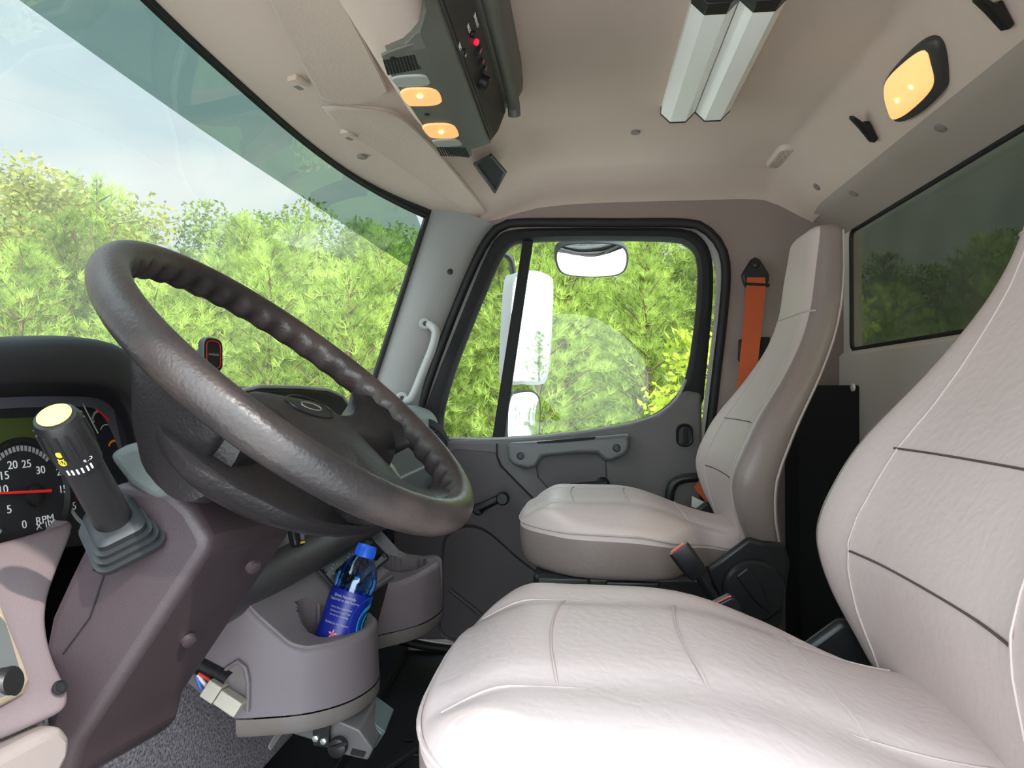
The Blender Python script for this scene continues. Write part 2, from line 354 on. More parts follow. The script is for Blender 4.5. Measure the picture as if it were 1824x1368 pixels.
# floor, firewall and tunnel carpet
fl = MB(); fl.box((-.1, 1.1, -.02), (1.7, 2.0, .04))
for y in np.arange(1.0, 1.5, .06): fl.box((-.30, y, .002), (.18, .006, .006))
fl.prism([A(-.44, 1.28, 0), A(-.41, 1.30, 0), A(-.25, 1.62, 0), A(-.28, 1.64, 0)], (0, 0, .012)); fl.prism([A(-.62, 1.18, 0), A(-.62, 1.95, 0), A(-.5, 1.95, 0), A(-.47, 1.18, 0)], (0, 0, .03))
fl.build('floor', FLOORM, bevel=.003, kind='structure', label='black rubber mat on the cab floor')
fw = MB(); fw.grid([[A(x, y, z) for y in np.linspace(.17, 2.02, 20)] for x, z in ((-.60, .0), (-.66, .08), (-.80, .28), (-.98, .48), (-.99, .70))]); fw.build('wall_front', BLACKM, kind='structure', label='dark firewall under the dashboard')
MB().prism([A(-1.02, 2.012, .0), A(-.50, 2.012, .0), A(-.50, 2.012, .70), A(-1.02, 2.012, .715)], (0, .03, 0)).build('trim_9', BLACKM, kind='structure', label='dark kick panel in front of the passenger door')
MB().prism([A(-1.02, .13, .0), A(-.50, .13, .0), A(-.50, .13, .70), A(-1.02, .13, .715)], (0, .03, 0)).build('trim_10', BLACKM, kind='structure', label='dark kick panel in front of the driver doorway')
# ================================================================== SEATS
def seat(cy):
    name = 'driver_seat'; t = root(name, '', 'seat', (.1, cy, 0))
    def cush(dy, a):                                       # outline helpers
        pass
    # cushion: stacked superellipse rings, waisted at the rear, nose up
    NR = 72; th = np.linspace(0, 2*np.pi, NR, endpoint=False)
    def outline(s, k=1.0):
        # plan outline, x -.24..+.24 (front negative)
        c, sn = np.cos(th), np.sin(th); e = 2/3.4
        x = np.sign(c)*abs(c)**e*.243; y = np.sign(sn)*abs(sn)**e
        hw = .232+.012*np.exp(-((x+.02)/.12)**2)-.035*sstep(-.12, -.25, x)-.095*sstep(.04, .15, x)
        return x, y*hw
    def top(x, y):
        u = abs(y)/.24
        return .527-.055*sstep(-.03, .22, x)-.035*sstep(-.16, -.25, x)-.010*u**2-.028*sstep(.72, 1.05, u)-.03*u*u*sstep(-.02, .22, x)+.006*(1-np.exp(-((u-.45)/.07)**2))
    x, y = outline(0); rings = []
    for z, k in ((.395, .90), (.40, .955), (.42, .985), (.45, 1.0), (.478, 1.0)):
        zz = z-(.045*sstep(-.03, .22, x)*((z-.395)/.083)) ; rings.append(np.stack([.105+x*k, cy+y*k, zz+0*x], 1))
    zt = lambda x, y: top(x, y)
    for k in (.995, .975, .94, .89, .8, .7, .6, .5, .4, .3, .2, .1, .02):
        X, Y = x*k, y*k; z = zt(X, Y); z = (z*.4+.6*(.478-.045*sstep(-.03, .22, x))) if k > .99 else z
        rings.append(np.stack([.105+X, cy+Y, z], 1))
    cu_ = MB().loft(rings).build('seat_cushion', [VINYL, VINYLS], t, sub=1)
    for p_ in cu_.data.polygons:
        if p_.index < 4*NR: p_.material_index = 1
    # seams on the cushion
    sm = MB()
    def on(xx, yy, dz=.0006): return A(.105+xx, cy+yy, float(top(A(xx), A(yy))[0])+dz)
    for sgn in (-1, 1): sm.tube([on(a, sgn*(.112-.02*sstep(.0, .22, a))) for a in np.linspace(-.215, .20, 40)], .0013, 6)
    for a in (-.135, -.02, .095): sm.tube([on(a+.01*(abs(b)/.11)**2, b) for b in np.linspace(-.11, .11, 20)], .0013, 6)
    sm.build('cushion_seam', SEAM, t)
    sm = MB(); q = [A(.105+xx*.999, cy+yy*.999, .486-.048*float(sstep(-.03, .22, xx))) for xx, yy in zip(x, y)]; sm.tube(q+q[:1], .0022, 6); sm.build('cushion_piping', SEAM, t)
    # backrest: rings up a curved spine
    V = np.linspace(0, 1, 34)
    sx = np.interp; k0 = [0, .10, .22, .38, .52, .65, .76, .88, 1.0]
    spz = lambda v: .452+v*.622
    fx = lambda v: sx(v, k0, [.300, .258, .236, .284, .358, .412, .436, .446, .462])
    def smooth(fn, v): return (fn(max(0, v-.045))+2*fn(v)+fn(min(1, v+.045)))/4
    hwf = lambda v: sx(v, k0, [.185, .225, .245, .230, .185, .145, .126, .124, .115])
    thf = lambda v: sx(v, k0, [.090, .115, .138, .130, .105, .090, .085, .080, .062])
    bol = lambda v: sx(v, k0, [.02, .045, .055, .05, .03, .012, .006, .003, 0.])
    n = 64; a = np.linspace(0, 2*np.pi, n, endpoint=False); rings = []
    def sec(v, k=1.0, kz=0.):
        hw, tk, f, bo = smooth(hwf, v)*k, smooth(thf, v), smooth(fx, v), smooth(bol, v); e = 2/4.2
        yy = np.sign(np.cos(a))*abs(np.cos(a))**e; xx = np.sign(np.sin(a))*abs(np.sin(a))**(2/2.6)
        front = xx < 0
        off = bo*1.0*(1-abs(yy)**3) if True else 0
        X = f+tk/2+xx*tk/2*k + np.where(front, off*(-xx), 0)
        return np.stack([X, cy+yy*hw, np.full(n, spz(v)+kz)], 1)
    for k, kz in ((.55, -.012), (.8, -.010), (.93, -.004)): rings.append(sec(0, k, kz))
    for v in V: rings.append(sec(v))
    for k, kz in ((.97, .006), (.88, .013), (.70, .018), (.4, .020), (.1, .021)): rings.append(sec(1, k, kz))
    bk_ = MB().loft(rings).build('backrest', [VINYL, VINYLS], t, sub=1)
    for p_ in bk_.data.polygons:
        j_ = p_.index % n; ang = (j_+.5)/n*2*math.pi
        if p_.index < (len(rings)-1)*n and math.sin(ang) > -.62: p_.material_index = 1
    def bp(v, yf, d=.0006):       # point on the front face at height v, lateral fraction yf of the half width
        hw, tk, f, bo = smooth(hwf, v), smooth(thf, v), smooth(fx, v), smooth(bol, v)
        c = abs(yf)**1.6; xx = -(max(0, 1-c**2))**.5 if c < 1 else 0; xx = -abs(math.sqrt(max(0, 1-abs(yf)**4.2)))**(2/2.6)
        return A(f+tk/2+xx*tk/2+bo*(1-abs(yf)**3)*(-xx)-d, cy+yf*hw, spz(v))
    sm = MB()
    for sg in (-1, 1):
        sm.tube([bp(v, sg*float(np.interp(v, [0, .2, .45, .74], [.70, .60, .55, .66]))) for v in np.linspace(.01, .74, 50)], .0012, 6)
    sm.tube([bp(.74, b) for b in np.linspace(-.97, .97, 34)], .0016, 6)
    sm.build('backrest_seam', SEAM, t)
    sm = MB()
    for v in (.205, .385): sm.tube([bp(v, b) for b in np.linspace(-.59, .59, 26)], .0012, 6)
    sm.build('backrest_cross_seam', SEAMD, t)
    sm = MB()
    for sg in (-1, 1):
        pts = []
        for v in np.linspace(0, 1, 60):
            hw, tk, f = smooth(hwf, v), smooth(thf, v), smooth(fx, v); pts.append(A(f+tk*.80, cy+sg*hw*.945, spz(v)))
        sm.tube(pts, .0022, 6)
    sm.build('backrest_piping', SEAM, t)
    # base, side shields and recliner knobs
    b = MB(); b.prism([A(-.10, cy-.205, .40), A(.33, cy-.205, .41), A(.36, cy-.205, .30), A(.30, cy-.205, .20), A(-.07, cy-.205, .24)], (0, .41, 0)); b.build('seat_frame', BLACK, t, bevel=.012)
    b = MB(); b.prism([A(-.02, cy-.16, .24), A(.30, cy-.16, .24), A(.33, cy-.16, 0), A(-.05, cy-.16, 0)], (0, .32, 0)); b.build('pedestal', BLACKM, t, bevel=.01)
    for sg in (-1, 1):
        s = MB(); yy = cy+sg*.208
        poly = [(.225, .425), (.262, .455), (.300, .485), (.325, .478), (.365, .475), (.375, .44), (.362, .34), (.345, .285), (.30, .27), (.262, .31), (.25, .37)]
        s.prism([A(px, yy, pz) for px, pz in poly], (0, sg*.018, 0)); sh = s.build('hinge_shield', BLACK, t, bevel=.008)
        s = MB(); s.lathe([(.052, 0), (.055, .004), (.055, .018), (.050, .024), (.02, .025)], (.306, yy+sg*.018, .392), (0, sg, 0), 40)
        kb_ = s.build('recliner_knob', BLACK, t)
        s = MB(); s.prism([A(.272, yy+sg*.040, .420), A(.292, yy+sg*.040, .438), A(.318, yy+sg*.040, .405), A(.334, yy+sg*.040, .352), A(.305, yy+sg*.040, .375)], (0, sg*.007, 0)); s.build('knob_grip', BLACK, kb_, bevel=.003)
    s = MB(); s.box((-.04, cy-.212, .375), (.10, .012, .05)); s.box((.09, cy-.212, .378), (.10, .01, .035)); s.build('front_cover', BLACK, t, bevel=.006)
    s = MB(); s.lathe([(.010, 0), (.010, .006), (.006, .007)], (-.07, cy-.218, .378), (0, -1, 0), 16); s.build('bolt', BLACK, t)
    return t
def copy_tree(o, dy):
    r = o.copy(); COL.objects.link(r); r.location = (o.location[0], o.location[1]+dy, o.location[2])
    for ch in list(o.children):
        c = ch.copy(); COL.objects.link(c); c.parent = r
        for g in ch.children:
            d = g.copy(); COL.objects.link(d); d.parent = c
    return r
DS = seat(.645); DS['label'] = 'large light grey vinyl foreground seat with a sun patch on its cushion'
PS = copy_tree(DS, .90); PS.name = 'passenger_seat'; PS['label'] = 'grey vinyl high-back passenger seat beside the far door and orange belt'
for s in (DS, PS): s['group'] = 'cab seats'

# ================================================================== STEERING WHEEL
WC = A(-.284, .682, .758); WA = math.radians(39.1); WN = A(math.sin(WA), 0, math.cos(WA)); WV = A(-math.cos(WA), 0, math.sin(WA)); WU = A(0, 1, 0)
ph = math.radians(-10); HU = WU*math.cos(ph)+WV*math.sin(ph); HV = -WU*math.sin(ph)+WV*math.cos(ph)
def hw_(u, v, w): return WC+HU*u+HV*v+WN*w
sw = root('steering_wheel', 'worn black leather steering wheel in front of the instrument cluster', 'steering wheel', WC)
n1, n2 = 240, 28; G = []
for i in range(n1):
    a = 2*math.pi*i/n1; d = HU*math.cos(a)+HV*math.sin(a); row = []
    top_ = sstep(-.35, .05, math.sin(a))
    for j in range(n2):
        b = 2*math.pi*j/n2; r = .0163
        under = max(0, -math.sin(b)*.45-math.cos(b)*.9)          # inner underside has finger grips
        r *= 1+.26*max(0, under-.4)*(math.cos(a*40)-.3)
        row.append(WC+d*(.2+r*math.cos(b)*1.0)+WN*(r*1.12*math.sin(b)))
    G.append(row)
MB().grid(G, True, True).build('rim', LEATHW, sw)
bd = MB()
def ringuw(f, n=28, e=2.6):
    a = np.linspace(0, 2*np.pi, n, endpoint=False); c, s = np.cos(a), np.sin(a); return [f(np.sign(x)*abs(x)**(2/e), np.sign(y)*abs(y)**(2/e)) for x, y in zip(c, s)]
for sg in (-1, 1):
    R = []
    for u, vc, vh, wc, wh in ((.05, -.032, .030, -.052, .036), (.09, -.034, .032, -.056, .042), (.12, -.036, .038, -.058, .046), (.15, -.032, .044, -.054, .046), (.168, -.020, .042, -.040, .034), (.182, -.018, .048, -.024, .022), (.197, -.014, .060, -.003, .010)):
        uu = lambda v: math.sqrt(max(0, .2**2-v*v))-(.2-u) if u > .16 else u
        R.append(ringuw(lambda x, y: hw_(sg*(uu(vc+x*vh)), vc+x*vh, wc+y*wh)))
    bd.loft(R)
R = []
for v, uh, wc, wh in ((-.08, .062, -.040, .03), (-.12, .062, -.040, .028), (-.15, .072, -.030, .024), (-.17, .090, -.017, .018), (-.185, .105, -.007, .014), (-.196, .118, -.001, .010)):
    vv = lambda u: -(math.sqrt(max(0, .2**2-u*u))-(.2+v)) if v < -.16 else v
    R.append(ringuw(lambda x, y: hw_(x*uh, vv(x*uh), wc+y*wh)))
bd.loft(R); bd.build('spokes', LEATH, sw)
bowl = MB(); R = []
for w, uh, wg, vt, vb in ((-.044, .08, 0, .0, -.12), (-.0465, .157, .028, .018, -.156), (-.049, .162, .028, .024, -.158), (-.058, .163, .024, .026, -.156), (-.068, .158, .016, .022, -.146), (-.077, .148, .008, .010, -.130), (-.084, .126, 0, -.006, -.112), (-.088, .09, 0, -.03, -.09)):
    vc, vh = (vt+vb)/2, (vt-vb)/2; R.append(ringuw(lambda x, y: hw_(x*(uh*(1-.12*(y < 0)*(-y))+wg*float(sstep(-.12, -.06, vc+y*vh))), vc+y*vh, w), 60, 2.8))
bowl.loft(R).build('hub_shell', LEATH, sw)
pad = MB(); R = []
for w, k in ((-.06, 1.0), (-.022, 1.0), (-.014, .985), (-.009, .95), (-.005, .86), (-.002, .7), (.0005, .45), (.002, .12)):
    a = np.linspace(0, 2*np.pi, 64, endpoint=False); r = []
    for c, s in zip(np.cos(a), np.sin(a)):
        x = np.sign(c)*abs(c)**(2/4.5); y = np.sign(s)*abs(s)**(2/4.5); v = -.066+y*.078*k; u = x*k*(.072+.045*sstep(-.05, .02, v) if False else .080+.012*y)
        r.append(hw_(u, v, w-.012))
    R.append(r)
pad.loft(R).build('horn_pad', PADL, sw)
pf = frame(HU, HV, hw_(0, -.022, -.0105))
MB().tube([pf(.040*math.cos(a), .017*math.sin(a), .0) for a in np.linspace(0, 2*np.pi, 40)], .0012, 6).build('pad_emblem', LEATH, sw)
MB().tube([pf(.018*math.cos(a), .006*math.sin(a), .0006) for a in np.linspace(0, 2*np.pi, 30)], .0005, 5).build('emblem_oval', GREYPR, bpy.data.objects['pad_emblem'])
MB().tube([hw_(.078, .004, -.022), hw_(.088, -.005, -.024), hw_(.089, -.04, -.026), hw_(.084, -.06, -.03)], .0015, 6).build('pad_seam', PLASL, sw)

# ================================================================== STEERING COLUMN, STALK
sc = root('steering_column', 'grey-brown plastic steering column shroud below the wheel', 'steering column', (-.42, .64, 0))
Ya = .575
side = [(300, 868), (340, 905), (368, 955), (372, 978), (354, 1005), (138, 1330), (120, 1400), (60, 1440), (80, 1330), (66, 1200), (86, 1100), (118, 1030), (150, 965), (140, 905), (200, 860)]
near = pxY(side, Ya)
cm = MB(); far = near+A(.012, .15, -.012); cm.loft([near+A(0, 0, 0), near+A(.004, .03, 0), far]); cm.build('lower_shroud', COLP, sc, bevel=.010, seg=4)
tp = [(205, 800), (262, 782), (310, 800), (345, 850), (345, 878), (300, 888), (225, 880)]
cm = MB(); cm.prism(pxY([(186, 810), (215, 794), (262, 781), (310, 800), (350, 868), (325, 877), (276, 893), (258, 884), (228, 866), (205, 836)], Ya-.004), (0, .14, 0)); cm.build('upper_shroud', mat('upper_shroud_plastic', (88, 93, 91), .5, bump=.3, bscale=700), sc, bevel=.008)
cm = MB()
for x, y in ((337, 1143), (452, 1012)):
    p = PY(x, y, .64); cm.lathe([(.0075, -.003), (.0065, .001), (.003, .002)], p, (.7, -.5, -.5), 16)
cm.build('screw_boss', COLP, sc)
MB().tube(pxY([(165, 1015), (185, 1025), (160, 1100), (112, 1165)], Ya-.001), .0008, 5).build('shroud_seam', BLACKM, sc)
bf = frame(PY(280, 900, .575)-PY(170, 985, .575), (0.15, 0, 1), PY(220, 950, .565))
bt = MB(); ax = unit(PY(105, 745, .47)-PY(218, 945, .56)); bo = PY(221, 958, .572)
e1 = unit(PY(285, 905, .56)-PY(200, 1020, .56)); e1 = unit(e1-ax*np.dot(e1, ax)); e2 = np.cross(ax, e1)
for k, (s, h) in enumerate(((.030, .0), (.031, .006), (.027, .0065), (.028, .012), (.024, .0125), (.025, .018), (.021, .0185), (.022, .025), (.018, .028))):
    bt_ = [bo+e1*a*s/.031+e2*b*s/.031+ax*h for a, b in rrect(.058, .066, .012, 5)]
    if k == 0: RR = []
    RR.append(bt_)
bt.loft(RR).build('stalk_boot', BOOT, sc)
st = MB(); base = bo+ax*.02
L = float(np.linalg.norm(PY(108, 745, .47)-base))
st.lathe([(.0150, 0), (.0150, L*.1), (.0145, L*.4), (.0142, L*.60), (.0150, L*.605)], base, ax, 32); stk = st.build('turn_signal_stalk', BLACK, sc)
kn = MB(); pr = [(.0155, L*.605), (.0163, L*.70), (.0163, L*.85), (.0158, L*.95), (.0142, L*.985), (.0118, L*.99), (.0118, L*.995)]
kn.lathe(pr, base, ax, 40)
x_ = unit(np.cross(ax, A(0, 0, 1))); y_ = np.cross(ax, x_)
for i in range(14):
    a = 2*math.pi*i/14; d = x_*math.cos(a)+y_*math.sin(a); kn.tube([base+ax*L*.74+d*.0160, base+ax*L*.80+d*.0167, base+ax*L*.93+d*.0162], .0012, 6)
kn.build('wiper_knob', BLACK, sc)
MB().lathe([(.0116, L*.99), (.0116, L*1.0), (.009, L*1.006)], base, ax, 32).build('washer_button', CREAM, sc)
rg = MB(); cdir = unit(C0-base); cdir = unit(cdir-ax*np.dot(cdir, ax)); sd = np.cross(ax, cdir)
for i, a in enumerate(np.radians([-42, -30, -18, -6, 7, 18])):
    d = cdir*math.cos(a)+sd*math.sin(a); t_ = -cdir*math.sin(a)+sd*math.cos(a); rg.box(base+ax*L*.645+d*.0160, (.0006, .0012, .0052), [d, t_, ax])
rg.build('wiper_marks', WHITE, bpy.data.objects['wiper_knob'])
kf = lambda a, h: frame(-(-cdir*math.sin(a)+sd*math.cos(a)), ax, base+ax*h+(cdir*math.cos(a)+sd*math.sin(a))*.0166)
yp = MB(); q = kf(math.radians(-38), L*.80); yp.prism(plate(q, .0042, .005, .0015, .0005)[0], q.z*.0005); q2 = kf(math.radians(-40), L*.735); yp.tube([q2(.0025*math.cos(a), .003*math.sin(a), .0002) for a in np.linspace(0, 6.28, 14)], .0004, 5); yp.tube([q2(-.002, .004, .0002), q2(0, -.003, .0002), q2(.002, .004, .0002)], .0004, 5)
yp.build('yellow_symbol', YELLOW, bpy.data.objects['wiper_knob'])
text('off_mark', 'OFF', .004, kf(math.radians(18), L*.70), WHITE, sc)

# ================================================================== DASHBOARD
db = root('dashboard', 'grey and black dashboard running from the cluster to the far door', 'dashboard', (-.6, 1.1, .45))
def prof_slab(name, pr, y0, y1, m, bevel=.01, parent=db, sub=None, seg=4): return MB().prism([A(x, y0, z) for x, z in pr], (0, y1-y0, 0)).build(name, m, parent, bevel=bevel, seg=seg)
prof_slab('top_pad', [(-1.0, .715), (-.62, .722), (-.56, .715), (-.56, .66), (-1.0, .66)], .91, 1.93, HOODP, .012)
prof_slab('driver_pad', [(-1.0, .715), (-.72, .722), (-.70, .715), (-.70, .66), (-1.0, .66)], .25, .92, HOODP, .012)
prof_slab('passenger_panel', [(-.62, .718), (-.47, .716), (-.425, .70), (-.405, .67), (-.425, .50), (-.47, .44), (-.62, .44)], 1.40, 1.935, mat('dash_plastic', (122, 126, 124), .5, bump=.25, bscale=600), .016)
prof_slab('centre_panel', [(-.64, .715), (-.56, .715), (-.50, .68), (-.52, .52), (-.60, .50)], .90, 1.42, HOODP, .012)
MB().tube([A(-.418, y, .555) for y in (1.42, 1.93)], .004, 8).build('glovebox_edge', PLASL, db)
# vent at the far end
vc = PY(777, 775, 1.86); vf = frame((-.25, -1, -.9), (0, -.2, .9), vc); vf = frame(PY(800, 805, 1.90)-PY(757, 752, 1.80), (1, -.5, .6), PY(778, 777, 1.845))
vp = MB(); R = [[vf(.047*k*math.cos(a), .017*k*math.sin(a), z) for a in np.linspace(0, 2*np.pi, 32, endpoint=False)] for k, z in ((1.1, -.02), (1.1, .004), (1.0, .006), (.93, .002))]
vp.loft(R).build('side_vent', BLACKM, db)
vs = MB()
for k in np.linspace(-.036, .036, 8):
    h = .016*math.sqrt(1-(k/.046)**2); vs.box(vf(k, 0, .004), (.003, 2*h, .006), [vf.x, vf.y, vf.z])
vs.build('vent_slats', PLASD, bpy.data.objects['side_vent'])
# centre pod
pd = MB(); R = []
for x, k in ((-.80, .25), (-.78, .6), (-.72, .9), (-.62, 1.0), (-.50, 1.0), (-.485, .985)):
    R.append([A(x, y, .70+z*k) for y, z in [(1.44, -.01), (1.42, .015), (1.36, .044), (1.28, .056), (1.15, .060), (1.02, .060), (.94, .056), (.90, .04), (.90, -.01)]])
pd.loft(R).build('gauge_pod', HOODP, db, bevel=.006)
MB().prism([A(-.4855, y, z) for y, z in [(1.40, .71), (1.36, .735), (1.28, .748), (1.15, .752), (.98, .752), (.93, .74), (.93, .70)]], (.002, 0, 0)).build('pod_recess', BLACKM, bpy.data.objects['gauge_pod'])
MB().tube([A(-.484, y, z) for y, z in [(1.432, .705), (1.415, .717), (1.36, .744), (1.28, .756), (1.15, .760), (1.0, .760), (.93, .752)]], .003, 8).build('pod_lip', PLASL, bpy.data.objects['gauge_pod'])
# centre switch row under the wheel and soft roll
s1, s2 = PY(455, 1012, 1.02), PY(712, 878, 1.58); su = A(-.05, 0, .085)
MB().prism([s1, s2, s2+su, s1+su], A(-.03, 0, -.02)).build('switch_panel', mat('switch_panel_plastic', (84, 86, 86), .4, bump=.2, bscale=600), db, bevel=.004)
q0, q1 = PY(462, 1034, 1.0), PY(712, 898, 1.56)
MB().tube(np.linspace(q0-(q1-q0)*.28, q1, 12), .031, 20).build('soft_roll', mat('roll_plastic', (72, 70, 71), .4, bump=.3, bscale=600), db)
# ================================================================== INSTRUMENT CLUSTER
XC = -.615
cf = frame((0, 1, 0), (-.16, 0, 1), PX(0, 860, XC)); fpx = lambda x, y: PN(x, y, cf.o, cf.z)
MB().prism([p+cf.z*0 for p in [fpx(-160, 690), fpx(262, 690), fpx(262, 960), fpx(-160, 1000)]], -cf.z*.02).build('cluster_face', FACE, db); cfo = bpy.data.objects['cluster_face']
def loc2(x, y): p = fpx(x, y)-cf.o; return p@cf.x, p@cf.y
hd = MB()   # hood over the cluster
archo = [(-230, 640), (-200, 610), (0, 602), (120, 598), (190, 606), (232, 628), (258, 690), (268, 790), (275, 905)]
archi = [(-215, 720), (-190, 700), (0, 688), (120, 686), (190, 692), (222, 716), (240, 760), (250, 820), (255, 905)]
Xh = -.55
no = spline([PX(x, y, -.575) for x, y in archo], 50); ni = spline([PX(x, y, -.545) for x, y in archi], 50); nb = spline([fpx(x, y) for x, y in [(-205, 740), (-180, 722), (0, 708), (120, 706), (178, 712), (205, 734), (222, 776), (232, 830), (240, 905)]], 50)
bk = no+A(-.16, .0, -.01); bk[:, 2] = np.minimum(bk[:, 2], .80)
hd.grid([bk, no+A(-.03, 0, .002), no, no*0.85+ni*.15+A(.006, 0, 0), ni*.6+no*.4+A(.008, 0, 0), ni, ni+A(-.006, 0, .0), nb]); hd.build('cluster_hood', HOODP, db, sub=1)
bz = MB(); bz.grid([nb+A(.004, 0, 0), spline([fpx(x, y) for x, y in [(-190, 760), (-170, 742), (0, 728), (120, 724), (165, 728), (185, 748), (205, 790), (222, 840), (235, 905)]], 50)+A(.002, 0, 0)]); bz.build('cluster_bezel', mat('cluster_bezel_plastic', (86, 86, 92), .35), db)
# --- printed scales
def arc(cx, cy, rx, ry, a0, a1, w, m, name, n=40, z=.0008):
    """cx, cy, rx, ry in cluster-plane metres"""
    a = np.radians(np.linspace(a0, a1, n)); g = MB(); g.grid([[cf(cx+(rx+k)*math.cos(t), cy+(ry+k)*math.sin(t), z) for t in a] for k in (-w/2, w/2)]); return g.build(name, m, cfo)
tc_ = loc2(45, 882); R1 = .052
arc(*tc_, R1, R1, 222, 42, .006, GREYPR, 'tachometer_scale')
MB().grid([[cf(tc_[0]+(R1+k)*math.cos(t), tc_[1]+(R1+k)*math.sin(t), z) for t in np.radians(np.linspace(0, 360, 60))] for k, z in ((.005, 0), (.007, .006), (.011, .006), (.012, 0))]).build('tachometer_ring', BLACK, cfo)
tk = MB()
for i in range(31):
    a = math.radians(222-180*i/30); r0 = R1-(.007 if i % 5 == 0 else .003); tk.box(cf(tc_[0]+(r0+R1+.003)/2*math.cos(a), tc_[1]+(r0+R1+.003)/2*math.sin(a), .0012), (R1+.003-r0, .0009, .0006), [cf.x*math.cos(a)+cf.y*math.sin(a), -cf.x*math.sin(a)+cf.y*math.cos(a), cf.z])
tk.build('tachometer_ticks', BLACKM, cfo)
for (x, y), s in (((42, 935), '0'), ((15, 908), '5'), ((4, 873), '10'), ((6, 848), '15'), ((21, 829), '20'), ((46, 827), '25'), ((71, 838), '30')): text('tachometer_numeral', s, .0125, cf, WHITE, cfo, loc2(x, y), z=.001, sx=1.1)
text('tachometer_caption', 'RPM', .012, cf, WHITE, cfo, loc2(79, 926), z=.001, sx=1.2); text('tachometer_caption', 'X 100', .010, cf, WHITE, cfo, loc2(81, 935), z=.001, sx=1.2)
MB().prism([fpx(82, 873)+cf.z*.006, fpx(82, 878)+cf.z*.006, fpx(-60, 884)+cf.z*.006, fpx(-60, 881)+cf.z*.006], cf.z*.0012).build('tachometer_needle', REDN, cfo)
MB().lathe([(.012, 0), (.012, .005), (.010, .006), (.0, .006)], cf(*loc2(59, 882)), cf.z, 28).build('needle_hub', BLACK, cfo)
g2 = loc2(168, 872)
arc(*g2, .047, .047, 128, 245, .0055, GREYPR, 'pressure_scale')
for (x, y), s in (((107, 841), '25'), ((111, 872), '15'), ((131, 902), '5')): text('pressure_numeral', s, .0125, cf, WHITE, cfo, loc2(x, y), z=.001, sx=1.1)
text('pressure_numeral', '*30', .007, cf, ORANGE, cfo, loc2(127, 863), z=.001)
MB().lathe([(.006, 0), (.006, .004), (0, .004)], cf(*loc2(146, 884)), cf.z, 16).build('pressure_hub', REDN, cfo)
g3 = loc2(178, 752); arc(*g3, .0145, .0145, 165, 5, .003, GREYPR, 'fuel_scale')
MB().prism([fpx(166, 729)+cf.z*.003, fpx(168, 728)+cf.z*.003, fpx(193, 750)+cf.z*.003, fpx(191, 751)+cf.z*.003], cf.z*.001).build('fuel_needle', REDN, cfo)
text('fuel_mark', 'E', .005, cf, WHITE, cfo, loc2(166, 751), z=.001); text('fuel_mark', 'F', .005, cf, WHITE, cfo, loc2(196, 749), z=.001)
g4 = loc2(190, 774); arc(*g4, .013, .013, 150, 30, .0012, WHITE, 'fluid_scale')
g5 = loc2(204, 802); arc(*g5, .0125, .0125, 150, 20, .003, ORANGE, 'temperature_scale')
MB().prism([fpx(-40, 748), fpx(82, 742), fpx(82, 786), fpx(-40, 796)], cf.z*.001).build('olive_display', LCD, cfo)
MB().tube([fpx(144, 718)+cf.z*.002, fpx(172, 772)+cf.z*.002], .0008, 5).build('cluster_divider', GREYPR, cfo)
# ================================================================== KNEE PANEL
kp = MB(); KR = [(142, 918, 958, -.575), (146, 940, 990, -.56), (118, 1000, 1040, -.535), (94, 1060, 1090, -.515), (88, 1110, 1140, -.495), (106, 1180, 1205, -.46), (133, 1220, 1262, -.435), (139, 1246, 1300, -.425), (118, 1274, 1330, -.425)]
rows = []
for xr, yr, yl, X in KR: rows.append([PX(xl, yl+(yr-yl)*max(0, xl/xr if xl > 0 else 0)+(-xl*.12 if xl < 0 else 0), X) for xl in (-200, -80, 0, xr*.45, xr*.8, xr)])
rows.append([p+A(-.06, 0, -.01) for p in rows[-1]]); rows.insert(0, [p+A(-.04, 0, -.03) for p in rows[0]])
rows = [r+[r[-1]+A(-.07, .015, 0)] for r in rows]
kp.grid(rows); kp.build('knee_panel', KNEEP, db, bevel=0, sub=2)
hp = PX(108, 1224, -.428)
MB().lathe([(.0058, -.002), (.0058, .0006), (.0050, .0008), (.0048, -.004), (0, -.004)], hp, (.9, -.2, .35), 24).build('screw_hole', BLACKM, db)
lp = MB(); lp.prism([PX(x, y, -.42) for x, y in [(-200, 1420), (0, 1345), (70, 1308), (112, 1290), (130, 1310), (128, 1345), (100, 1400), (70, 1500), (-200, 1500)]], (-.06, 0, 0)); lp.build('lower_panel', mat('lower_panel_plastic', (150, 138, 134), .5, bump=.2, bscale=700), db, bevel=.008)
swp = MB(); kx = lambda y: float(np.interp(y, [1040, 1090, 1140, 1205, 1262], [-.532, -.512, -.490, -.455, -.429])); swp.tube([PX(x, y, kx(y)) for x, y in [(-5, 1085), (12, 1130), (36, 1190), (44, 1215), (34, 1235), (-10, 1255)]], .0028, 8); swp.build('switch_bezel', mat('dusty_bezel', (150, 134, 114), .8), db)
MB().prism([PX(x, y, kx(y)-.001) for x, y in [(-60, 1080), (0, 1100), (30, 1200), (34, 1222), (0, 1244), (-60, 1260)]], (.004, 0, 0)).build('switch_bank', mat('switch_bank_plastic', (110, 112, 112), .5), db)
MB().lathe([(.012, 0), (.012, .008), (.010, .010)], PX(4, 1218, -.447), (1, 0, .2), 24).build('rotary_switch', BLACK, db)
MB().prism([A(-.585, y, z) for y, z in ((.25, .06), (1.15, .06), (1.42, .055), (1.44, .12), (1.44, .40), (.25, .40))], (-.02, 0, 0)).build('wall_carpet', CARPET, kind='structure', label='speckled grey carpet on the footwell bulkhead', bevel=.008)
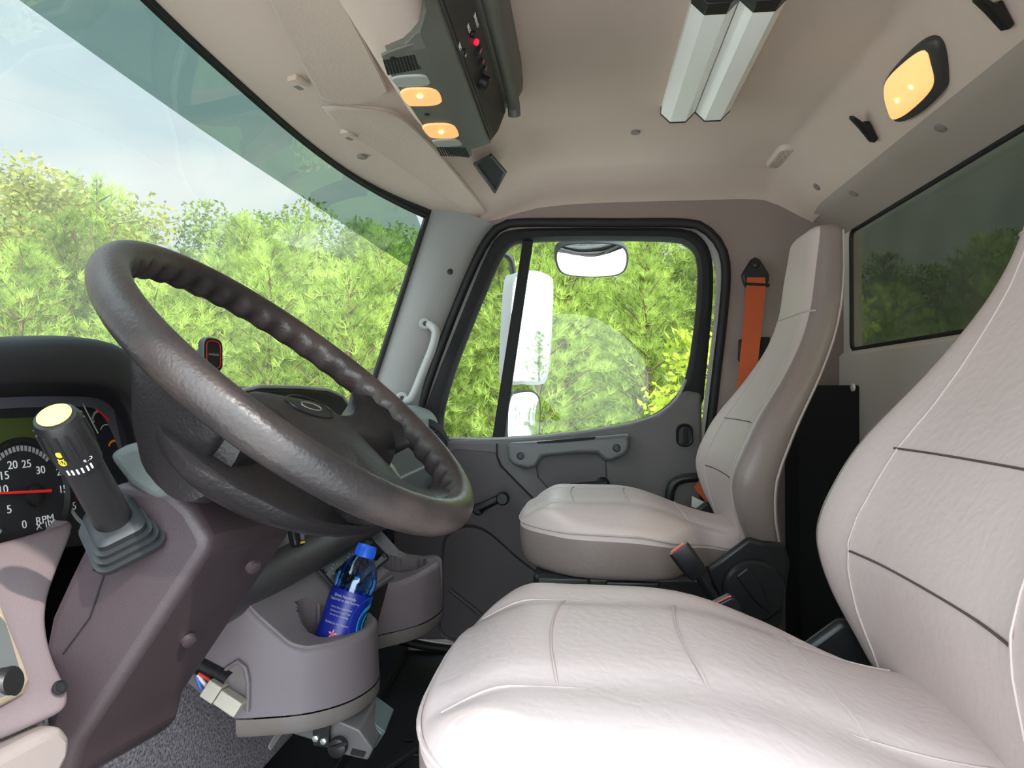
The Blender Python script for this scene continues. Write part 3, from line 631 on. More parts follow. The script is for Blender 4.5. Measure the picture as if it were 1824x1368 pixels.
# ================================================================== CENTRE CONSOLE WITH CUP HOLDERS
cc = root('cup_holder_console', 'grey plastic centre console with two moulded cup holders', 'console', (-.45, 1.2, .28))
PO = spline([(-.60, .925), (-.50, .925), (-.44, .935), (-.385, .955), (-.345, .995), (-.328, 1.05), (-.337, 1.10), (-.372, 1.135), (-.405, 1.165), (-.41, 1.215), (-.385, 1.265), (-.345, 1.305), (-.315, 1.35), (-.300, 1.42), (-.312, 1.48), (-.36, 1.515), (-.45, 1.525)], 130)
def dk(x): return float(np.interp(x, [-.62, -.50, -.472, -.456, -.41, -.39, -.30], [.505, .487, .466, .446, .400, .392, .390]))
def dist_out(p):
    return np.min(np.hypot(PO[:, 0]-p[0], PO[:, 1]-p[1]))
cups = [(-.388, 1.045, .046, .300), (-.372, 1.425, .050, .300)]
G = []
for i, p in enumerate(PO):
    b = A(-.56, np.clip(p[1], .925, 1.525)); row = []
    s_ = np.concatenate([np.linspace(0, .55, 20), np.linspace(.56, 1, 60)])
    for s in s_:
        q = p*s+b*(1-s); z = dk(q[0])
        if q[1] > 1.3: z = z + .012*sstep(-.36, -.30, q[0])
        for cx, cy_, r, zb in cups:
            d = math.hypot(q[0]-cx, q[1]-cy_); z = z-(z-zb)*(1-sstep(r-.001, r+.0035, d))
        e = dist_out(q); z -= .004*(1-sstep(0, .004, e))
        # finger notch at the front of the far cup
        if q[0] > -.345 and 1.425 < q[1] < 1.462: z = min(z, .345)
        row.append(A(q[0], q[1], z))
    G.append(row)
sk = [G[i][-1]*1 for i in range(len(G))]
g = MB(); g.grid(G); T = [A(p[0], p[1], G[i][-1][2]) for i, p in enumerate(PO)]; nrm = np.gradient(PO, axis=0); nrm = np.stack([nrm[:, 1], -nrm[:, 0]], 1); nrm /= np.linalg.norm(nrm, axis=1)[:, None]
def ringz(z, o): return [A(p[0]+nrm[i][0]*o, p[1]+nrm[i][1]*o, min(z, T[i][2]) if z < 9 else T[i][2]) for i, p in enumerate(PO)]
rise = [max(0, -.482-p[0])*.75 if p[1] < 1 else 0 for p in PO]; I0 = next(i for i, p in enumerate(PO) if p[0] > -.484)
def mixz(k, zb, o): return [A(p[0]+nrm[i][0]*o, p[1]+nrm[i][1]*o, T[i][2]*(1-k)+(zb+rise[i])*k) for i, p in enumerate(PO)]
g.grid([mixz(0, .3, 0), mixz(.03, .3, .003), mixz(.08, .3, .004), mixz(.5, .3, .005), mixz(1, .302, .007)])
g.build('console_body', PLAS, cc)
g = MB(); g.grid([mixz(1, .302, .003)[I0:], mixz(1, .3005, .003)[I0:]])
g.build('seam_groove', BLACKM, cc)
g = MB(); g.grid([q[I0:] for q in (mixz(1, .300, .008), mixz(1, .282, .0075), mixz(1, .274, .002), mixz(1, .271, -.012), mixz(1, .271, -.04))]); g.build('lower_trim', mat('dusty_trim', (124, 118, 118), .55, var=1, vscale=9, rgb2=(112, 102, 94)), cc)
# arched opening at the near end with connector and wires
MB().prism(pxY([(388, 1212), (400, 1194), (424, 1178), (438, 1190), (441, 1240), (440, 1268), (428, 1264), (420, 1240), (400, 1222)], .921), (0, .004, 0)).build('arched_cutout', mat('cutout_plastic', (118, 110, 108), .5), cc, bevel=.002)
MB().tube(pxY([(392, 1206), (404, 1190), (424, 1178), (437, 1190), (442, 1215), (441, 1268)], .918), .003, 8).build('cutout_lip', PLAS, cc)
# climate control panel and pocket
p1, p2, p3, p4 = PY(566, 1010, 1.145), PY(654, 961, 1.40), PY(691, 1014, 1.37), PY(596, 1062, 1.10)
kf2 = frame(p2-p1, p1-p4, (p1+p2+p3+p4)/4+A(0, 0, .0))
kf2.z *= 1 if kf2.z[0] > 0 else -1
cf2 = frame((0, 1, 0), (-.044, 0, .046), A(-.431, 1.29, .426)); cp_ = MB(); cp_.prism(*plate(cf2, .27, .062, .006, .006, z=-.004)); cp_.build('climate_panel', mat('climate_panel_plastic', (84, 94, 92), .4), cc, bevel=.0015)
MB().tube([cf2(a, b, .003) for a, b in np.vstack([rrect(.274, .066, .007), rrect(.274, .066, .007)[:1]])], .002, 6).build('climate_bezel', BLACKM, cc)
for a in (-.085, 0, .085):
    k = MB(); k.lathe([(.017, 0), (.016, .012), (.013, .015)], cf2(a, -.004, .002), cf2.z, 28); k.box(cf2(a, -.004, .021), (.006, .032, .008), [cf2.x, cf2.y, cf2.z]); k.build('climate_knob', BLACK, bpy.data.objects['climate_panel'])
    tkm = MB()
    for t in np.radians(np.linspace(-30, 210, 9)): tkm.box(cf2(a+.026*math.cos(t), -.004+.026*math.sin(t), .0026), (.004, .0014, .0006), [cf2.x*math.cos(t)+cf2.y*math.sin(t), -cf2.x*math.sin(t)+cf2.y*math.cos(t), cf2.z])
    tkm.build('climate_marks', WHITE, bpy.data.objects['climate_panel'])
for a, b in ((-.126, -.022), (.126, -.022), (-.126, .022), (.126, .022)): MB().lathe([(.005, 0), (.005, .003), (.003, .0035)], cf2(a, b, .001), cf2.z, 14).build('panel_screw', BLACK, bpy.data.objects['climate_panel'])
pk = MB(); pk.prism([A(-.385, 1.17, .40), A(-.372, 1.27, .40), A(-.40, 1.26, .29), A(-.41, 1.17, .29)], (.012, .0, 0)); pk.build('pocket_flap', BLACK, cc, bevel=.004)
MB().tube([A(-.375, 1.165, .404), A(-.360, 1.28, .404)], .005, 8).build('pocket_lip', PLASD, cc)
# grey connector and wires under the console
wc = root('wire_connector', 'beige nylon plug with red, white and blue wires below the console', 'connector', PY(400, 1243, .903))
o = PY(400, 1243, .903); fx_ = frame(PY(440, 1268, .903)-PY(380, 1228, .903), (0, .2, 1), o)
b = MB(); b.box(fx_(.010, 0), (.034, .020, .024), [fx_.x, fx_.y, fx_.z]); b.box(fx_(-.018, .001), (.020, .024, .026), [fx_.x, fx_.y, fx_.z]); b.build('plug_body', CONN, wc, bevel=.0015)
for m_, dz, nm in ((WR, .007, 'red_wire'), (WW, .0, 'white_wire'), (WB, -.007, 'blue_wire')):
    MB().tube(spline([fx_(-.024, dz), fx_(-.035, dz+.001), fx_(-.048, .006+dz*.3, .002)], 12), .0024, 8).build(nm, m_, wc)
cl = MB()
for t in np.linspace(0, 1, 22): p = fx_(-.058+.045*t, .012+.004*t, -.012); cl.tube([p+fx_.y*.011*math.cos(a)+fx_.z*.011*math.sin(a) for a in np.linspace(0, 2*np.pi, 14)], .0014, 5)
cl.build('conduit', BLACK, wc)
# ================================================================== BOTTLE
a0, a1 = PY(604, 1125, 1.035), PY(656, 968, 1.075); ax = unit(a1-a0); a0 = a0-ax*.055; H = float(np.linalg.norm(a1-a0))
bo = root('water_bottle', 'half-full blue plastic water bottle leaning in the cup holder', 'bottle', a0)
prf = [(.0, .0), (.026, .0), (.0315, .006), (.0325, .012), (.0315, .02), (.0325, .028), (.0325, .12), (.0315, .135), (.033, .145), (.031, .158), (.026, .172), (.018, .184), (.0125, .190), (.0125, .196)]
sc_ = (H-.004)/.207; prf = [(r, h*sc_) for r, h in prf]
MB().lathe(prf, a0, ax, 48).build('bottle_body', GLB, bo)
MB().lathe([(r*.955, h) for r, h in prf[1:6]]+[(.031, .128*sc_), (.0305, .130*sc_)], a0, ax, 40).build('water', mat('blue_water', (14, 44, 150), .08), bo)
cpm = MB(); cpm.lathe([(.0155, .187*sc_), (.0158, .190*sc_), (.0155, .205*sc_), (.0145, .2085*sc_), (.010, .209*sc_)], a0, ax, 40)
x_ = unit(np.cross(ax, A(0, 0, 1))); y_ = np.cross(ax, x_)
for i in range(40): t = 2*math.pi*i/40; d = x_*math.cos(t)+y_*math.sin(t); cpm.tube([a0+ax*.190*sc_+d*.0157, a0+ax*.203*sc_+d*.0155], .0006, 4)
cpm.build('cap', BCAP, bo)
cd_ = unit(C0-a0); cd_ = unit(cd_-ax*np.dot(cd_, ax)); sd_ = np.cross(ax, cd_)
def lab(t, h, r=.0331): return a0+ax*h+(cd_*math.cos(t)+sd_*math.sin(t))*r
sg_ = 1 if np.dot(sd_, RT) > 0 else -1
MB().grid([[lab(t, h) for t in np.radians(np.linspace(-150, 150, 60))] for h in np.linspace(.035, .128*sc_, 6)]).build('label', BLABEL, bo); lbo = bpy.data.objects['label']
def bl(t0, r0, nm, m, rad):
    MB().grid([[lab(sg_*(math.radians(t0)+math.cos(a)*r0*k/.033), .085*sc_+math.sin(a)*r0*1.2*k, rad) for a in np.linspace(0, 2*np.pi, 40)] for k in (.05, .5, 1)]).build(nm, m, lbo)
bl(78, .034, 'label_band', BLABEL2, .03325); bl(84, .025, 'label_cyan_arc', CYAN, .0334); bl(88, .020, 'label_dark_disc', BLACKM, .0335)
def lf(t, h): 
    c = cd_*math.cos(t)+sd_*math.sin(t); r = (-cd_*math.sin(t)+sd_*math.cos(t))*sg_; return frame(r, ax, a0+ax*h+c*.0334)
def curved_text(s, h, size, t0=-14):
    f = lf(sg_*math.radians(t0), h); o_ = text('label_print', s, size, f, WHITE, lbo); V = np.zeros(len(o_.data.vertices)*3); o_.data.vertices.foreach_get('co', V); V = V.reshape(-1, 3)+ORG[bo.name]
    q = V-f.o; u, v, w = q@f.x, q@f.y, q@f.z; u = u
    th_ = sg_*(math.radians(t0)+u/.0334); P = a0+ax*(h+v)[:, None]+(cd_*np.cos(th_)[:, None]+sd_*np.sin(th_)[:, None])*.0337; o_.data.vertices.foreach_set('co', (P-ORG[bo.name]).ravel()); o_.data.update()
for k, (s, z) in enumerate((('Drink Naturally', .0056), ('Captured at the Source', .0052), ('', 0), ('Carbon Blue Label Water', .0034), ('Bottled and Fresh Taste', .0034), ('filtered natural quality', .0034), ('', 0), ('Bottled at the Source', .0044))):
    if s: curved_text(s, (.118-.0062*k)*sc_, z)
for k in range(2): curved_text('Distributed under local authority, contents pure', (.046-.005*k)*sc_, .0028, -12)
fl_ = MB(); f = lf(sg_*math.radians(-14), .058*sc_)
for i in range(5): t = math.radians(90+72*i); fl_.prism([f(0, 0, .0003), f(.0045*math.cos(t-.35), .0045*math.sin(t-.35), .0003), f(.0075*math.cos(t), .0075*math.sin(t), .0003), f(.0045*math.cos(t+.35), .0045*math.sin(t+.35), .0003)], f.z*.0003)
fl_.build('label_flower', mat('pink_print', (225, 120, 130), .5), lbo)
# ================================================================== BRAKE CONTROLLER UNDER THE CONSOLE
q = PY(610, 1310, 1.02); bc = root('brake_controller', 'dark grey control box bolted under the centre console', 'controller', q)
b = MB(); b.prism(pxY([(520, 1308), (530, 1282), (575, 1272), (640, 1300), (665, 1335), (655, 1355), (610, 1345), (575, 1325)], .99), (0, .085, .008)); b.build('housing', mat('controller_grey', (96, 92, 92), .4), bc, bevel=.003)
b = MB(); b.prism(pxY([(588, 1283), (610, 1268), (652, 1278), (687, 1304), (668, 1334), (630, 1312)], 1.03), (0, .05, .012)); b.build('top_cover', mat('controller_green', (78, 92, 90), .35), bc, bevel=.002)
b = MB(); b.prism(pxY([(557, 1262), (587, 1262), (586, 1333), (557, 1328)], .975), (0, .006, 0)); b.build('bracket', BLACK, bc, bevel=.001)
for x, y in ((563, 1314), (577, 1319)): MB().lathe([(.0048, 0), (.0048, .004), (.002, .005)], PY(x, y, .975), (0, -1, 0), 6).build('bolt', STEEL, bc)
k = MB(); k.lathe([(.0135, 0), (.0130, .012), (.011, .013)], PY(604, 1328, .985), (0, -1, .1), 28); k.box(PY(604, 1328, .968), (.026, .004, .004), [unit(A(.9, 0, .35)), A(0, 1, 0), unit(A(-.35, 0, .9))]); k.build('gain_knob', BLACK, bc)
MB().prism(pxY([(662, 1290), (680, 1305), (668, 1320), (646, 1308)], 1.027), (0, .001, .0)).build('display_window', mat('display_green', (110, 134, 130), .25), bc)
MB().prism(pxY([(627, 1334), (652, 1340), (648, 1349), (623, 1344)], .988), (0, .002, 0)).build('side_button', BLACK, bc)
q = PY(496, 1312, 1.05); q = PX(496, 1312, -.582); dl = MB(); dl.prism([PX(x, y, -.582) for x, y in [(480, 1330), (483, 1336), (508, 1300), (510, 1288), (498, 1296)]], (-.003, 0, 0)); dl.build('data_label', PAPER, loc=q, label='small pale paper sticker at the edge of the footwell carpet', cat='sticker')
cbp = MB(); 
for x in np.arange(452, 520, 3.6): cbp.box(PY(x, 1280, .97), (.0012, .004, .010))
cbp.build('conduit_run', BLACK, loc=PY(480, 1280, .97), label='black ribbed cable conduit running along the underside of the cup holder console', cat='conduit')
# ================================================================== CENTRE SWITCHES: key, red valves
ky = root('ignition_key', 'black ignition key with yellow stripe beneath the steering wheel', 'key', PY(522, 958, 1.0))
kyf = frame((.2, 1, -.05), (-.3, 0, 1), PY(522, 958, 1.0)); k = MB(); k.prism(*plate(kyf, .026, .030, .008, .012)); k.build('key_head', BLACK, ky, bevel=.003)
MB().box(kyf(0, .004, .016), (.005, .022, .006), [kyf.x, kyf.y, kyf.z]).build('key_blade', PLASD, ky, bevel=.002)
MB().box(kyf(.003, -.010, .0125), (.010, .003, .001), [kyf.x, kyf.y, kyf.z]).build('yellow_stripe', YELLOW, bpy.data.objects['key_head'])
vv = root('parking_brake_lever', 'red plastic parking brake lever on the switch panel under the wheel', 'lever', PY(580, 935, 1.1))
MB().tube([PY(556, 942, 1.07), PY(585, 932, 1.1)], [.006, .006], 10).build('lever_stem', RED, vv)
MB().prism(pxY([(582, 930), (603, 924), (605, 933), (590, 938)], 1.11), (0, .02, 0)).build('red_knob', RED, vv, bevel=.002)
MB().lathe([(.007, 0), (.006, .01)], PY(551, 944, 1.065), (.3, -1, 0), 12).build('stem_end', BLACK, vv)
MB().prism(pxY([(621, 921), (644, 923), (628, 932)], 1.2), (0, .002, 0)).build('warning_sticker', PAPER, loc=PY(630, 925, 1.2), label='small white printed sticker on the switch panel under the wheel', cat='sticker')
# ================================================================== PHONE MOUNT
pm = root('phone_mount', 'black magnetic phone mount with red outline standing on the dash', 'phone mount', PY(378, 690, 1.02))
mf = frame(PY(398, 628, 1.05)-PY(358, 640, 1.0), (.10, -.05, 1), PY(377, 632, 1.02)); mf = frame((.35, .9, -.06), (-.12, -.05, 1), PY(378, 632, 1.02))
R = []
for s, z in ((.86, -.012), (1, -.009), (1, .0), (.93, .003)): R.append([mf(a*s, b*s, z) for a, b in rrect(.036, .054, .012, 6)])
MB().loft(R).build('magnet_head', BLACK, pm)
MB().tube([mf(a, b, .0033) for a, b in np.vstack([rrect(.025, .042, .008, 6), rrect(.025, .042, .008, 6)[:1]])], .0007, 6).build('red_outline', RED, bpy.data.objects['magnet_head'])
text('head_print', 'wixGEAR', .0048, mf, GREYPR, bpy.data.objects['magnet_head'], z=.0032)
k = MB(); k.lathe([(.008, .01), (.011, .014), (.012, .028), (.010, .032)], mf(0, .0, 0), -mf.z, 20); k.tube([mf(0, 0, -.028), mf(.0, -.03, -.03), mf(.0, -.088, -.028)], .006, 10); k.lathe([(.028, 0), (.024, .006), (.008, .010)], mf(0, -.098, -.028), mf.y, 24); k.build('mount_arm', BLACK, pm)
# ================================================================== SUN VISORS
hz = lambda x, y, z: PZ(x, y, z)
def visor(name, pts, label, clips):
    P = np.array([PZ(x, y, z) for x, y, z in pts]); c = P.mean(0); t = root(name, label, 'sun visor', c, 'sun visors')
    Q = spline(P, 90, True); N = A(0, 0, -1)
    R = []
    for k, z in ((.90, .0), (.96, -.0005), (.99, .001), (1, .004), (1, .010), (.985, .014)):
        R.append([c+(q-c)*A(k, 1-(1-k)*.55, 1)+A(0, 0, z+(q-c)[2]*0) for q in Q])
    MB().loft(R).build('visor_panel', HEADV, t)
    MB().tube(np.vstack([Q, Q[:1]])+A(0, 0, .002), .0016, 6).build('visor_welt', SEAM, t)
    for x, y, z in clips:
        f = frame((.35, 1, 0), (1, -.35, 0), PZ(x, y, z+.003)); k = MB(); k.prism(*plate(f, .034, .020, .003, -.008, z=.002)); o = k.build('visor_clip', HEADV, t, bevel=.001)
        k = MB(); k.prism(*plate(f, .016, .009, .001, .001, z=-.0075) if f.z[2] > 0 else plate(f, .016, .009, .001, .001, z=.0075)); k.build('clip_slot', CAPM, o)
    return t
visor('sun_visor', [(440, -90, 1.262), (500, 42, 1.262), (560, 155, 1.260), (580, 182, 1.262), (640, 186, 1.268), (685, 172, 1.274), (688, 158, 1.276), (655, 90, 1.28), (610, 0, 1.282), (585, -90, 1.282), (500, -110, 1.27)], 'beige vinyl sun visor above the driver side of the windshield', [(532, 148, 1.258)])
visor('sun_visor', [(574, 194, 1.262), (640, 195, 1.266), (700, 205, 1.272), (740, 232, 1.276), (800, 296, 1.277), (866, 380, 1.264), (850, 386, 1.256), (790, 350, 1.256), (700, 290, 1.257), (625, 240, 1.258)], 'beige vinyl sun visor above the passenger side of the windshield', [(622, 240, 1.255)])
# ================================================================== OVERHEAD CONSOLE
oc = root('overhead_console', 'dark grey overhead console with two lit map lamps and a radio', 'console', (-.2, 1.1, 1.2))
oy0, oy1 = .60, 1.295
sec = [(-.268, 1.222), (-.262, 1.204), (-.205, 1.199), (-.172, 1.208), (-.140, 1.275), (-.122, 1.283), (-.108, 1.310), (-.112, 1.355), (-.268, 1.318)]
b = MB(); R = []
for y, xf in ((.50, -.178), (.74, -.178), (.80, -.185), (.85, -.205), (.885, -.235), (.90, -.255)): R.append([A(max(x, xf) if x < -.173 else x, y, z) for x, z in sec])
for y, k in ((.912, 1), (1.24, 1), (1.275, .96), (1.292, .86), (1.300, .72)): R.append([A(-.20+(x+.20)*k, y, 1.33+(z-1.33)*k) for x, z in sec])
b.loft(R).build('console_shell', CONS, oc, bevel=.008, seg=4)
OX = lambda x, y: PN(x, y, A(-.265, 1.1, 1.202), unit(A(.08, 0, -1)))
of = frame((0, 1, 0), (1, 0, -.09), OX(735, 180)); 
# lamps, buttons, grilles on the flat plate
def quadplate(name, px, m, z0, d, bev=.003):
    P = np.array([OX(x, y) for x, y in px]); c_q = P.mean(0); n = A(0, 0, -1); P = spline([P[i]*.75+P[(i+j) % len(P)]*.25 for i in range(len(P)) for j in (-1, 1)], 48, True) if len(P) >= 6 else P; return MB().prism(P+n*z0, n*d).build(name, m, oc, bevel=bev)
pl = [(676, 100), (690, 88), (735, 74), (752, 74), (848, 276), (815, 276), (786, 262), (765, 240)]
quadplate('lamp_plate', pl, mat('lamp_plate_plastic', (104, 102, 94), .45), .0, .004, .0015)
quadplate('map_lamp', [(710, 152), (772, 150), (786, 160), (787, 180), (735, 183), (722, 178)], AMBER, .002, .005)
quadplate('map_lamp', [(750, 216), (805, 214), (817, 226), (817, 240), (770, 241), (758, 232)], AMBER, .002, .005)
quadplate('lamp_switch', [(696, 130), (755, 126), (765, 134), (766, 145), (712, 149), (702, 142)], CLEARB, .002, .005, .002)
quadplate('lamp_switch', [(769, 244), (813, 242), (822, 248), (823, 254), (782, 256), (774, 250)], CLEARB, .002, .005, .002)
for pxy, nm_ in (((748, 163), 'map_lamp'), ((786, 228), 'map_lamp.001')): p = OX(*pxy); MB().lathe([(.004, 0), (.0035, .002), (0, .003)], p+A(0, 0, -.007), (0, 0, -1), 12).build('lamp_bulb', BULB, bpy.data.objects[nm_])
gr_ = MB()
for k in range(12):
    t = k/11; x0, y0 = 686+t*62, 104-t*16; gr_.box((OX(x0, y0+2)+OX(x0+8-3*(1-t), y0+28-8*(1-t)))/2+A(0, 0, -.0042), (float(np.linalg.norm(OX(x0, y0+2)-OX(x0+8, y0+28))), .0035, .0008), [unit(OX(x0+8, y0+28)-OX(x0, y0+2)), unit(np.cross(A(0, 0, 1), OX(x0+8, y0+28)-OX(x0, y0+2))), A(0, 0, 1)])
gr_.build('speaker_grille', BLACKM, oc); gr_ = MB()
for k in range(12):
    t = k/11; x0, y0 = 779+t*48, 258+t*1; gr_.box((OX(x0, y0)+OX(x0+8, y0+16))/2+A(0, 0, -.0042), (float(np.linalg.norm(OX(x0, y0)-OX(x0+8, y0+16))), .003, .0008), [unit(OX(x0+8, y0+16)-OX(x0, y0)), unit(np.cross(A(0, 0, 1), OX(x0+8, y0+16)-OX(x0, y0))), A(0, 0, 1)])
gr_.build('speaker_grille', BLACKM, oc)
for pxy in ((761, 199), (700, 98), (803, 269)): MB().lathe([(.0042, 0), (.0042, .0012), (0, .0012)], OX(*pxy)+A(0, 0, -.0042), (0, 0, -1), 16).build('plate_screw', BLACKM, bpy.data.objects['lamp_plate'])
# radio in its recess (rear-facing slope of the console)
RP0, RN = A(-.172, 1.1, 1.208), unit(A(.9, 0, -.43)); RXp = lambda x, y: PN(x, y, RP0, RN)
fc = [(812, 10), (830, -60), (862, -60), (905, 175), (873, 232), (862, 238), (806, 90)]
rf_ = frame((0, 1, 0), np.cross(RN, A(0, 1, 0)), RP0)
b = MB(); b.prism([rf_(a, c, .001) for a, c in ((-.45, .004), (.150, .004), (.165, .028), (.155, .064), (-.45, .064))], RN*.003); b.build('radio_bezel', CONSD, oc, bevel=.002)
b = MB(); b.prism([rf_(a, c, .003) for a, c in ((-.44, .008), (.140, .008), (.150, .028), (.142, .060), (-.44, .060))], RN*.003); rad = b.build('radio_face', mat('radio_black', (44, 42, 40), .5), oc, bevel=.001)
def onr(x, y, z=.0065): return RXp(x, y)+RN*z
MB().lathe([(.011, 0), (.0105, .012), (.009, .013)], onr(851, 142), RN, 28).build('volume_knob', BLACK, rad)
for x, y in ((833, 57), (815, 88)): MB().lathe([(.005, 0), (.005, .005), (.003, .006)], onr(x, y), RN, 16).build('push_knob', BLACK, rad)
MB().lathe([(.0042, 0), (.004, .004), (.002, .005)], onr(839, 71), RN, 16).build('red_indicator', REDLED, rad)
for x, y in ((843, 88), (848, 108), (853, 120)): MB().box(onr(x, y), (.012, .006, .008), [rf_.y, rf_.x, RN]).build('rocker_switch', BLACK, rad, bevel=.001); MB().box(onr(x+1, y-3, .0115), (.006, .004, .001), [rf_.y, rf_.x, RN]).build('rocker_cap', mat('rocker_cap_plastic', (150, 96, 88), .5), rad)
tf = frame(rf_.x*-1, rf_.y*-1 if rf_.y[2] > 0 else rf_.y, onr(828, 45)); 
for x, y, s in ((828, 47, 'SCAN'), (812, 80, 'CALL'), (822, 92, 'VOL'), (841, 33, 'CHANNEL')): 
    f = frame(-rf_.x, np.cross(RN, -rf_.x), onr(x, y, .0062)); text('radio_print', s, .007, f, WHITE, rad, z=.0002)
b = MB(); b.tube([A(-.126, y, z) for y, z in ((.50, 1.280), (1.0, 1.280), (1.19, 1.280), (1.25, 1.272), (1.262, 1.258))], .0115, 14); b.build('radio_rail', CONS, oc)
# cubby beside the console
cbb = root('headliner_cubby', 'small black-lined storage pocket in the headliner behind the far visor', 'storage pocket', PZ(872, 305, 1.29))
cy_ = [PZ(x, y, 1.285) for x, y in ((846, 292), (874, 276), (900, 306), (882, 342))]
c_ = np.mean(cy_, 0); b = MB(); cyr = spline(cy_, 24, True); b.tube(list(cy_)+cy_[:1], .004, 8); b.build('pocket_frame', CONSD, cbb)
MB().prism(cy_, A(0, 0, .003)).build('pocket_lining', BLACKM, cbb)
MB().prism([PZ(x, y, z) for x, y, z in ((846, 292, 1.287), (850, 296, 1.281), (884, 342, 1.281), (880, 345, 1.287))], A(0, .0, .004)).build('pocket_ledge', PLASD, cbb)
# ================================================================== CEILING FIXTURE (twin tube, unlit)
lf_ = root('ceiling_light_fixture', 'white twin-diffuser strip light fixed to the headliner', 'ceiling light', (.235, 1.3, 1.36))
for sg, nm in ((-1, 'diffuser'), (1, 'diffuser')):
    c = .235+sg*.036; y0, y1 = 1.075, 1.50
    pr_ = [(c-.034, 1.362), (c-.035, 1.345), (c-.016, 1.326), (c+.016, 1.326), (c+.035, 1.345), (c+.034, 1.362)]
    MB().prism([A(x, y0, z) for x, z in pr_], (0, y1-y0, 0)).build('diffuser', LENSW, lf_)
    for ya, yb in ((y0-.03, y0+.002), (y1-.001, y1+.004)):
        MB().prism([A(c+(x-c)*1.04, ya, 1.362+(z-1.362)*1.05) for x, z in pr_], (0, yb-ya, 0)).build('end_cap', BLACK, lf_, bevel=.0015)
# ================================================================== DOME LIGHT, HOOKS, VENT, CAPS (on the rear slope of the headliner)
SP0, SN = A(.5615, 1.3, 1.30), unit(A(.09, 0, .0775)); SN = unit(A(-.073, 0, -.0465)); SN = unit(np.cross(A(0, 1, 0), A(.077, 0, -.077))); SN = SN*(-1 if SN[2] > 0 else 1)
SPX = lambda x, y: PN(x, y, SP0, SN)
dm = root('dome_light', 'lit amber dome lamp in a dark bezel on the rear slope of the headliner', 'dome light', SPX(1635, 138))
bz_ = [(1663, 64), (1682, 80), (1690, 130), (1684, 160), (1640, 200), (1606, 213), (1592, 200), (1580, 160), (1586, 130), (1630, 82)]
lz_ = [(1658, 78), (1668, 100), (1672, 145), (1630, 190), (1600, 205), (1590, 190), (1583, 158), (1590, 130), (1630, 92)]
Bz = spline([SPX(*p) for p in bz_], 60, True); Lz = spline([SPX(*p) for p in lz_], 60, True); c1, c2 = Bz.mean(0), Lz.mean(0)
MB().loft([Bz-SN*.01, Bz+SN*.004, c1+(Bz-c1)*.96+SN*.010, c1+(Bz-c1)*.9+SN*.012]).build('lamp_bezel', CONSD, dm)
MB().loft([Lz+SN*.006, c2+(Lz-c2)*.97+SN*.014, c2+(Lz-c2)*.85+SN*.018, c2+(Lz-c2)*.5+SN*.020, c2+(Lz-c2)*.05+SN*.0205]).build('lamp_lens', AMBERD, dm)
for p in ((1638, 140), (1612, 165)): MB().lathe([(.0045, 0), (.0035, .002), (0, .0025)], SPX(*p)+SN*.0195, SN, 14).build('lamp_bulb', BULB, bpy.data.objects['lamp_lens'])
for (a, b, lab_, z0) in (((1538, 190), (1565, 245), 'small black coat hook below the strip light, beside the dome lamp', 1), ((1770, -35), (1808, 38), 'black coat hook at the top right corner above the foreground seat', 1)):
    p, q = SPX(*a), SPX(*b); L_ = np.linalg.norm(q-p); dr = unit(q-p); h = root('coat_hook', lab_, 'coat hook', q, 'coat hooks')
    MB().prism([q+dr*.004+SN*0, p+dr*L_*.45, p+dr*L_*.42+SN*.010, p+SN*.024, p+SN*.028+dr*.006, p+dr*L_*.5+SN*.020, q+SN*.012+dr*.004], unit(np.cross(dr, SN))*.016).build('hook_body', BLACK, h, bevel=.003)
    for k in (.62, .88): MB().lathe([(.0032, 0), (.0032, .001), (0, .001)], p+dr*L_*k+SN*(.0185-.004*(k > .7))+unit(np.cross(dr, SN))*.008, SN, 12).build('hook_screw', BLACKM, h)
vp_ = MB(); cvp = PZ(1393, 278, 1.352); vfr = frame(PZ(1425, 262, 1.352)-PZ(1372, 300, 1.352), (1, 0, 0), cvp); vfr = frame((0, 1, 0), (1, 0, 0), cvp)
hv = root('headliner_vent', 'small perforated vent pad moulded at the rear corner of the headliner', 'vent', cvp)
MB().loft([[vfr(a*s, b*s, z) for a, b in rrect(.15, .045, .018, 6)] for s, z in ((1.08, -.004), (1, .004), (.93, .008))]).build('vent_pad', HEAD, hv)
hl = MB()
for i in range(9):
    for j in range(3): hl.lathe([(.0016, 0), (.0016, .0012)], vfr(-.055+i*.0138, -.012+j*.012+.003*(i % 2), .0076), A(0, 0, -1), 8)
hl.build('vent_holes', CAPM, hv, kind='stuff')
VP0, VN = A(.66, 1.3, 1.213), unit(A(-.035, 0, -.063))
for x, y, wh, lb in ((1675, 228, 'V', 'oval screw cap on the rear valance nearest the dome lamp'), (1520, 345, 'V', 'oval screw cap on the rear valance above the far seat headrest'), (1455, 333, 'S', 'oval screw cap on the headliner slope near its rear corner'), (1132, 236, 'C', 'round screw cap on the flat headliner below the strip light'), (645, 280, 'F', 'round cap on the windshield header beside the far visor')):
    if wh == 'V': p, n_ = PN(x, y, VP0, VN), VN
    elif wh == 'S': p, n_ = SPX(x, y), SN
    elif wh == 'F': p, n_ = PZ(x, y, 1.262), A(0, 0, -1)
    else: p, n_ = PZ(x, y, 1.3595), A(0, 0, -1)
    MB().lathe([(.011, -.002), (.0105, .002), (.008, .0032), (0, .0034)], p, n_, 20).build('screw_cap', CAPM, loc=p, label=lb, cat='cap', group='headliner screw caps')
